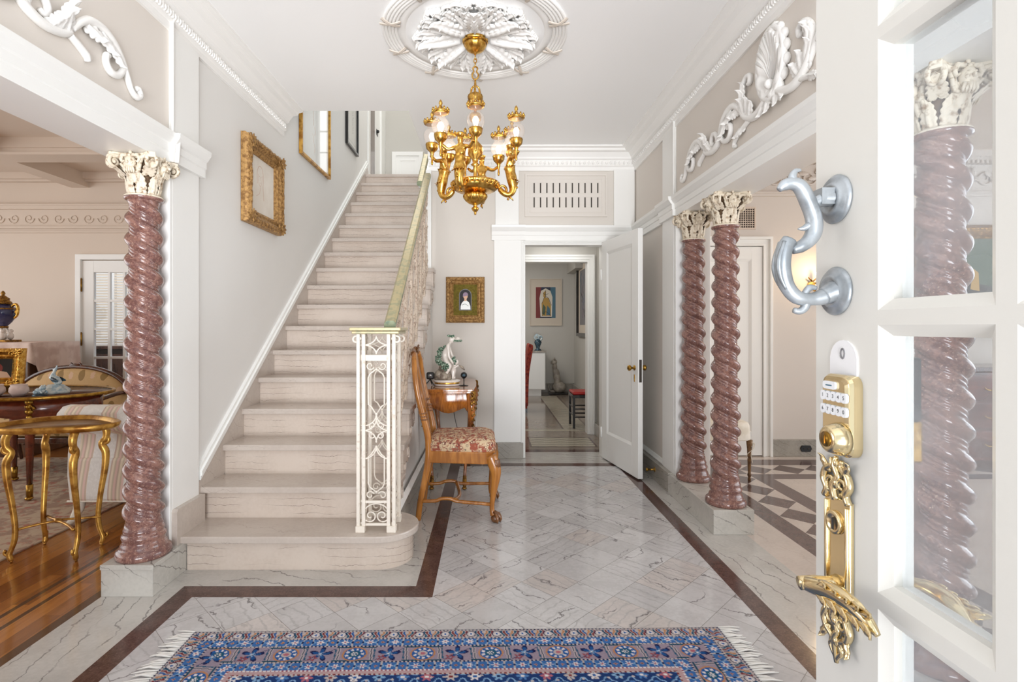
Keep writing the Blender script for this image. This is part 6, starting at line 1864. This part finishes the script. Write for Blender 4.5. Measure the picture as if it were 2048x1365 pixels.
b = MB(); b.tube(smooth([(0,-.01,-.02),(0,-.06,-.06),(0,-.10,-.03),(0,-.10,.01)],4), .008, 8); b.lathe([(.006,.0),(.03,.012),(.032,.018),(.012,.02)], 16, M=Matrix.Translation((0,-.10,.0))); 
for s in (-1,1): b.add(leaf(.06,.03,3,.3,.008,5,4,.002), 0, True, frame((0,-.03,.03), (0,-1,0), (s*.8,0,.6), (0,0,1)))
b.build('arm', M['gold'], sc)
b = MB(); b.lathe([(.010,.015),(.010,.085),(0,.085)], 12, M=Matrix.Translation((0,-.10,0))); b.build('candle_sleeve', M['porc'], sc)
b = MB(); b.lathe([(0,.083),(.008,.088),(.012,.105),(.006,.128),(0,.138)], 12, M=Matrix.Translation((0,-.10,0))); b.build('bulb', M['bulb'], sc)
point('sconce_light', (3.13,4.98,1.78), 2.2, (1,.70,.38), .02)
def inland(p, w, h):
    def fn(m, w, h, d):
        flatpoly(m, [(-w/2,-h/2),(w/2,-h/2),(w/2,-.1),(0,-.02),(-w/2,-.15)], d+.0005, 1)
        flatpoly(m, [(-w/2,h/2),(-w/2,-.05),(-.1,.15),(.05,h/2)], d+.0008, 2)
        flatpoly(m, [(.05,-.1),(.14,-.12),(.13,.06),(.08,.10)], d+.0009, 3)
    canvas(p, w, h, [M['p_green'], M['ink'], M['p_navy'], M['p_ochre']], fn)
picture('large dark painting in a wide gilt frame above the red mahogany chest', (4.62,5.153,1.72), 0, 1.0, 1.04, .13, M['giltdark'], .07, 'ornate', inland, 12, .8)
cs = thing('chest', 'red brown mahogany chest seen through the front door glass', 'chest', (4.62,4.86,0))
b = MB(); b.box(-.48,.48,-.22,.25,.08,.86); b.build('body', M['redwood'], cs, .008)
b = MB(); b.box(-.51,.51,-.25,.26,.86,.90); b.build('top', M['mahogany'], cs, .006)
for i in range(3):
    b = MB(); b.box(-.44,.44,-.232,-.22,.12+i*.245,.34+i*.245); d_ = b.build('drawer', M['redwood'], cs, .004)
    b = MB()
    for s in (-1,1): b.tube([(s*.25+.05*cos(R(a)),-.245,.235+i*.245-.025*sin(R(a))) for a in range(0,181,20)], .005, 6)
    b.build('handle', M['brass2'], d_)
b = MB(); b.box(-.46,.46,-.20,.24,0,.08); b.build('base', M['mahogany'], cs)
# ---------------------------------------------------------------- rear hall
def inab(p, w, h):
    # an abstract seated figure in blocks of colour
    def fn(m, w, h, d):
        def q(pts, k, mi): flatpoly(m, pts, d+.0005+k*.0003, mi)
        q([(-.19,-.30),(.19,-.30),(.19,.29),(-.19,.29)], 0, 2)
        q([(-.19,-.30),(-.11,-.30),(-.09,.29),(-.19,.29)], 1, 1); q([(.11,-.30),(.19,-.30),(.19,.29),(.09,.29)], 1, 3)
        q([(-.10,-.28),(.12,-.28),(.13,.10),(.09,.22),(0,.27),(-.09,.22),(-.12,.08)], 2, 5)
        q([(-.07,-.26),(.10,-.26),(.10,-.06),(.05,.08),(-.02,.10),(-.08,-.02)], 3, 4)
        q([(.01,-.25),(.09,-.25),(.08,-.12),(.03,-.06)], 4, 3); q([(-.07,-.22),(-.02,-.25),(.0,-.10),(-.05,-.03)], 4, 6)
        q([(-.045,.10),(.035,.09),(.05,.17),(.0,.23),(-.05,.18)], 5, 4); q([(0,.09),(.035,.09),(.05,.17),(0,.23)], 6, 5)
        for L in ([(-.07,-.02),(-.02,.10),(.05,.08),(.11,-.06)],[(-.05,.18),(0,.14),(.05,.17)],[(0,.23),(.0,.14),(-.01,.09)],[(-.07,-.26),(.0,-.18),(.10,-.26)]):
            stroke(m, smooth(L,4), .005, d+.003, 7)
    canvas(p, w, h, [M['matboard'], M['p_red'], M['p_navy'], M['p_blue'], M['p_ochre'], M['p_cream'], M['p_green'], M['ink']], fn); pane(p, w, h, .015)
picture('abstract figure print with cream mat on the far wall of the rear hall', (1.09,10.198,1.73), 0, .62, .90, .014, M['matboard'], .025, 'plain', inab)
def inr(p, w, h):
    def fn(m, w, h, d):
        I = [(-w/2+.12,-h/2+.14),(w/2-.12,-h/2+.14),(w/2-.12,h/2-.1),(-w/2+.12,h/2-.1)]
        flatpoly(m, I, d+.0005, 1)
        r = random.Random(3)
        for i in range(40):
            x = r.uniform(-w/2+.2,w/2-.2); z = r.uniform(-h/2+.22,h/2-.2)
            stroke(m, smooth([(x,z),(x+r.uniform(-.08,.08),z+.08),(x+r.uniform(-.1,.1),z+.15)],4), .008, d+.002, 2+i%3)
    canvas(p, w, h, [M['matboard'], M['p_grey'], M['p_lilac'], M['ink'], M['p_blue']], fn)
picture('tall black framed lilac and grey drawing on the right wall of the rear hall', (1.638,9.05,1.75), R(-90), 1.25, 1.32, .06, M['ebony'], .05, 'plain', inr)
ct = thing('counter', 'white counter cabinet against the far wall of the rear hall', 'cabinet', (.55,9.86,0))
b = MB(); b.box(-.45,.47,-.28,.28,.12,.79); b.build('body', M['white'], ct, .004)
b = MB(); b.box(-.47,.49,-.30,.285,.79,.82); b.build('worktop', M['stonegrey'], ct, .004)
b = MB(); b.box(-.45,.40,-.22,.28,0,.12); b.build('plinth', M['white'], ct)
for i in range(2):
    b = MB(); b.box(-.44+i*.455,.005+i*.455,-.292,-.28,.13,.78); b.build('door', M['white'], ct, .003)
va = thing('glass_ornament', 'blue glass bird ornament on the white counter in the rear hall', 'ornament', (.90,9.75,.82))
b = MB(); b.lathe([(0,0),(.07,0),(.06,.02),(.03,.04),(.05,.10),(.07,.15),(.05,.20),(0,.22)], 18); b.build('body', M['bluegreen'], va)
b = MB()
for i in range(4): b.tube([(.02*cos(i*1.6)+a, .02*sin(i*1.6), .20+q) for a, q in spiral(.02*(i-1.5),.04,.055,.015,i*80,i*80+360,16)], [.018,.010], 7)
b.build('feathers', M['porcblue'], va)
cat = thing('cat_statue', 'tall pale ceramic cat statue sitting on a black base in the rear hall', 'statue', (1.29,9.90,0))
b = MB(); b.box(-.17,.17,-.12,.12,0,.035); b.build('base', M['ebony'], cat, .006)
me = skin({'b':(.02,0,.14,.105,.085),'f':(-.06,0,.06,.035,.05),'m':(.0,0,.28,.075,.065),'c':(-.05,0,.42,.050,.05),'n':(-.07,0,.52,.034,.034),'h':(-.065,0,.585,.045,.042),'z':(-.10,0,.575,.020,.020),'t1':(-.02,.04,.05,.030),'t2':(-.14,.05,.05,.018),'t3':(-.18,.05,.12,.014),'t4':(-.16,.05,.18,.010)}, [('b','f'),('b','m'),('m','c'),('c','n'),('n','h'),('h','z'),('b','t1'),('t1','t2'),('t2','t3'),('t3','t4')], 2, [((-.07,0,.60),(.055,.050,.052)),((-.115,0,.585),(.026,.026,.022)),((.02,0,.13),(.125,.10,.11)),((-.03,0,.36),(.062,.055,.12)),((-.06,0,.50),(.045,.042,.09))])
bo = link('cat', me, M['stonegrey'], cat)
b = MB()
for s in (-1,1): b.tube([(-.065,s*.026,.63),(-.067,s*.036,.69)], [.020,.003], 6)
b.build('ears', M['stonegrey'], cat)
rs = thing('stool', 'black stool with red leather seat in the rear hall', 'stool', (1.20,6.70,0))
b = MB(); b.box(-.165,.165,-.17,.17,.415,.45); b.build('seat', M['redleather'], rs, .014)
b = MB(); b.box(-.17,.17,-.175,.175,.375,.415); b.build('seat_frame', M['ebony'], rs, .004)
for sx in (-1,1):
    for sy in (-1,1):
        b = MB(); b.box(sx*.152-.014,sx*.152+.014,sy*.157-.014,sy*.157+.014,0,.375); b.build('leg', M['ebony'], rs)
for z in (.14,.24):
    for s in (-1,1):
        b = MB(); b.box(-.15,.15,s*.157-.007,s*.157+.007,z-.008,z+.008); b.build('stretcher', M['ebony'], rs)
        b = MB(); b.box(s*.152-.007,s*.152+.007,-.15,.15,z+.01,z+.026); b.build('stretcher', M['ebony'], rs)
rc = thing('dining_chair', 'red upholstered high-back chair just inside the rear hall doorway', 'chair', (.43,7.95,0))
redf = two('red_striped_fabric', (162,62,40), (120,36,32), 30, .8)
b = MB()
S_ = smooth([(.14,.10),(.15,.45),(.16,.60),(.19,.80),(.215,.96),(.19,1.0),(.15,.985),(.125,.80),(.09,.55),(.07,.45),(.07,.10)],4)
n = len(S_); b.add(([(x,y,z) for y in (-.22,.22) for x, z in S_], [tuple(range(n)), tuple(2*n-1-i for i in range(n))] + [(i,(i+1)%n,n+(i+1)%n,n+i) for i in range(n)])); b.build('back', redf, rc)
b = MB(); b.box(-.28,.10,-.22,.22,.40,.50); b.build('seat', redf, rc, .02)
b = MB(); b.box(-.27,.13,-.215,.215,.06,.40); b.build('skirt', redf, rc, .008)
for x in (-.24,.11):
    for y in (-.19,.19):
        b = MB(); b.box(x-.02,x+.02,y-.02,y+.02,0,.07); b.build('leg', M['ebony'], rc)
# ---------------------------------------------------------------- woven entry rug
L_, W_r = 2.155, 1.38
ru = thing('entry_rug', 'blue patterned oriental rug with white fringe on the marble entry floor', 'rug', (-.125,2.178,0), R(.9))
st_ = .0037
nx, ny = int(L_/st_), int(W_r/st_)
u = np.linspace(0, L_, nx); v = np.linspace(0, W_r, ny)
U, V = np.meshgrid(u, v, indexing='ij')
dx = np.minimum(U, L_-U); dy = np.minimum(V, W_r-V)
D = np.minimum(dx, dy)
A = np.where(dy <= dx, U - L_/2, V - W_r/2)          # position along the nearest border
rng = np.random.default_rng(7)
def c3(r, g, b): return np.array(srgb(r, g, b)[:3])
NAVY, BLUE, MID, SKY, CREAM, WHITE, RED, ROSE, TEAL, ORG, MAUVE = c3(30,38,84), c3(44,96,164), c3(86,132,190), c3(136,176,214), c3(196,186,184), c3(228,224,226), c3(130,58,60), c3(186,110,124), c3(40,92,120), c3(196,140,96), c3(160,146,162)
col = np.zeros(U.shape+(3,)); col[:] = NAVY
def put_(mask, c): col[mask] = c
def cell(p, off=0): return (A+off+p*50) % p - p/2, np.floor((A+off+p*50)/p).astype(int)
def guard(d0, d1, ca=CREAM, cb=NAVY, p=.0148):
    m = (D >= d0) & (D < d1); put_(m, cb); a, k = cell(p); put_(m & (np.abs(a) < p*.27), ca)
def flower(m, a, d, r, n, c1, c2, ph=0):
    rad = np.hypot(a, d); th = np.arctan2(d, a)
    rr = r*(.72+.28*np.cos(n*th+ph))
    put_(m & (rad < rr), c1); put_(m & (rad < r*.30), c2)
guard(.007, .0145)
# outer border: cream ground, leaning leaves and stars
m = (D >= .0145) & (D < .0600); put_(m, CREAM); d = D-.0372
a, k = cell(.104)
for i, (o, cc) in enumerate(((-.046,ORG),(-.034,TEAL),(-.0225,RED),(.0225,TEAL),(.034,RED),(.046,BLUE))):
    s = np.sign(o); w_ = (a-o) - s*np.sin(d*130)*.006
    put_(m & (np.abs(w_) < .0042) & (np.abs(d) < .0205), cc)
flower(m, a, d, .0165, 8, WHITE, BLUE); 
put_(m & (np.abs(np.hypot(a,d)-.0185) < .0016), NAVY)
guard(.0600, .0675)
def blueband(d0, d1, base):
    m = (D >= d0) & (D < d1); put_(m, base); dc = (d0+d1)/2; d = D-dc; hw = (d1-d0)/2
    a, k = cell(.098); flower(m, a, d, hw*.80, 6, WHITE, ROSE)
    a2, k2 = cell(.098, .049); flower(m, a2, d, hw*.40, 4, ORG, NAVY); put_(m & (np.abs(np.abs(a2)-.020) < .0030) & (np.abs(d+.0*a2) < hw*.45), NAVY)
    put_(m & (np.abs(np.abs(a2)+np.abs(d)*.8-.030) < .0026), SKY)
    put_(m & (np.abs(np.abs(a)-.030) < .003) & (np.abs(d) > hw*.35), CREAM)
blueband(.0675, .1080, BLUE*.55+MID*.45)
guard(.1080, .1155)
# main border: mauve ground, rosettes in cartouches, crossed leaves between
m = (D >= .1155) & (D < .2080); put_(m, MAUVE); d = D-.1618; hw = .0462
a, k = cell(.258)
put_(m & (np.abs(np.abs(d)-.040) < .004) & (np.abs(a) < .075), TEAL*.7)
rad = np.hypot(a*.9, d)
put_(m & (rad < .040), BLUE); put_(m & (np.abs(rad-.040) < .003), ORG); 
th = np.arctan2(d, a); put_(m & (np.abs(rad-.027) < .0055) & (np.cos(th*9) > .0), WHITE); put_(m & (rad < .017), CREAM); put_(m & (rad < .009), np.array(ROSE))
odd = (k % 2 == 0); put_(m & odd & (rad < .020), TEAL); put_(m & odd & (rad < .012) & (np.cos(th*6) > 0), WHITE)
for s in (-1,1):
    put_(m & (np.abs(a-s*.062-d*.12) < .0055) & (np.abs(d) < .036), CREAM); put_(m & (np.abs(a-s*.062-d*.12) < .0018) & (np.abs(d) < .036), NAVY)
    put_(m & (np.abs(a-s*.074-d*.12) < .0025) & (np.abs(d) < .034), TEAL)
a2, k2 = cell(.258, .129)
r2 = np.hypot(a2, d); t2 = np.arctan2(d, a2)
put_(m & (r2 < .046*np.abs(np.cos(t2*2.5+.6))) , NAVY); put_(m & (r2 < .034*np.abs(np.cos(t2*2.5+.6))), BLUE*.8)
flower(m, a2, d, .014, 5, SKY, WHITE)
flower(m, a2+.024, d-.024, .019, 5, RED*.6+ROSE*.4, MAUVE)
put_(m & (np.abs(a2*.7+d-.004) < .0018) & (np.abs(a2) < .05), NAVY)
guard(.2080, .2155)
blueband(.2155, .2540, BLUE*.6+MID*.4)
guard(.2540, .2615, WHITE, ROSE*.6+RED*.2)
m = (D >= .2615) & (D < .276); put_(m, CREAM*.6+ROSE*.4)
guard(.276, .284, CREAM, RED, .018)
# navy field with a dense scatter of flowers and leaves
m = D >= .284; put_(m, NAVY*.7+BLUE*.3)
fp = .085
gx, gy = (U % fp) - fp/2, (V % fp) - fp/2
kx, ky = np.floor(U/fp).astype(int), np.floor(V/fp).astype(int)
h_ = (kx*7+ky*13) % 5
for i, (c1, c2) in enumerate(((WHITE,BLUE),(ROSE,WHITE),(SKY,NAVY),(CREAM,RED),(MID,WHITE))):
    mm = m & (h_ == i); flower(mm, gx, gy, .024, 6, c1, c2)
gx2, gy2 = ((U+fp/2) % fp) - fp/2, ((V+fp/2) % fp) - fp/2
r3 = np.hypot(gx2, gy2); t3 = np.arctan2(gy2, gx2)
put_(m & (np.abs(r3-.026-.006*np.cos(4*t3)) < .003), SKY); put_(m & (r3 < .011), MID)
put_(m & (np.abs(np.sin((U+V)*74)*.5+np.sin((U-V)*66)*.5) > .93), CREAM)
put_(D < .007, NAVY)
# wool: knot-to-knot variation and bands of a slightly different dye
var = 1 + .16*(rng.random(U.shape)-.5) + .10*np.sin(V*23+.6*np.sin(U*3))[...]*.5
col = np.clip(col*var[..., None]*.80, 0, 1)
Z = .010 + .0009*(rng.random(U.shape)-.5)
edge = D < .004; Z = np.where(edge, .006, Z)
co = np.stack([U-L_/2, -V + 0*V, Z], -1).reshape(-1, 3)
idx = np.arange(nx*ny).reshape(nx, ny)
F_ = np.stack([idx[:-1,:-1], idx[:-1,1:], idx[1:,1:], idx[1:,:-1]], -1).reshape(-1, 4)
me = bpy.data.meshes.new('rug_pile')
me.vertices.add(len(co)); me.vertices.foreach_set('co', co.ravel())
me.loops.add(F_.size); me.loops.foreach_set('vertex_index', F_.ravel())
me.polygons.add(len(F_)); me.polygons.foreach_set('loop_start', np.arange(0, F_.size, 4)); me.polygons.foreach_set('loop_total', np.full(len(F_), 4))
me.update(calc_edges=True)
at = me.color_attributes.new('Col', 'FLOAT_COLOR', 'POINT')
rgba = np.concatenate([col.reshape(-1,3), np.ones((len(co),1))], 1); at.data.foreach_set('color', rgba.ravel())
link('pile', me, M['rug'], ru)
b = MB(); b.box(-L_/2, L_/2, -W_r, 0, .001, .0065); b.build('backing', M['p_navy'], ru)
rr_ = random.Random(11)
for s in (-1, 1):
    b = MB()
    k = int(W_r/.011)
    for i in range(k):
        y = -i*.011 - rr_.random()*.004; l = .055+.035*rr_.random(); yy = rr_.uniform(-.018,.018)
        b.tube([(s*(L_/2-.004), y, .006), (s*(L_/2+l*.5), y+yy*.4, .006+.004*rr_.random()), (s*(L_/2+l), y+yy, .003)], [.0042,.004,.0016], 5)
    tag(b.build('fringe', M['fringe'], ru), 'white knotted fringe along the short side', kind='stuff')
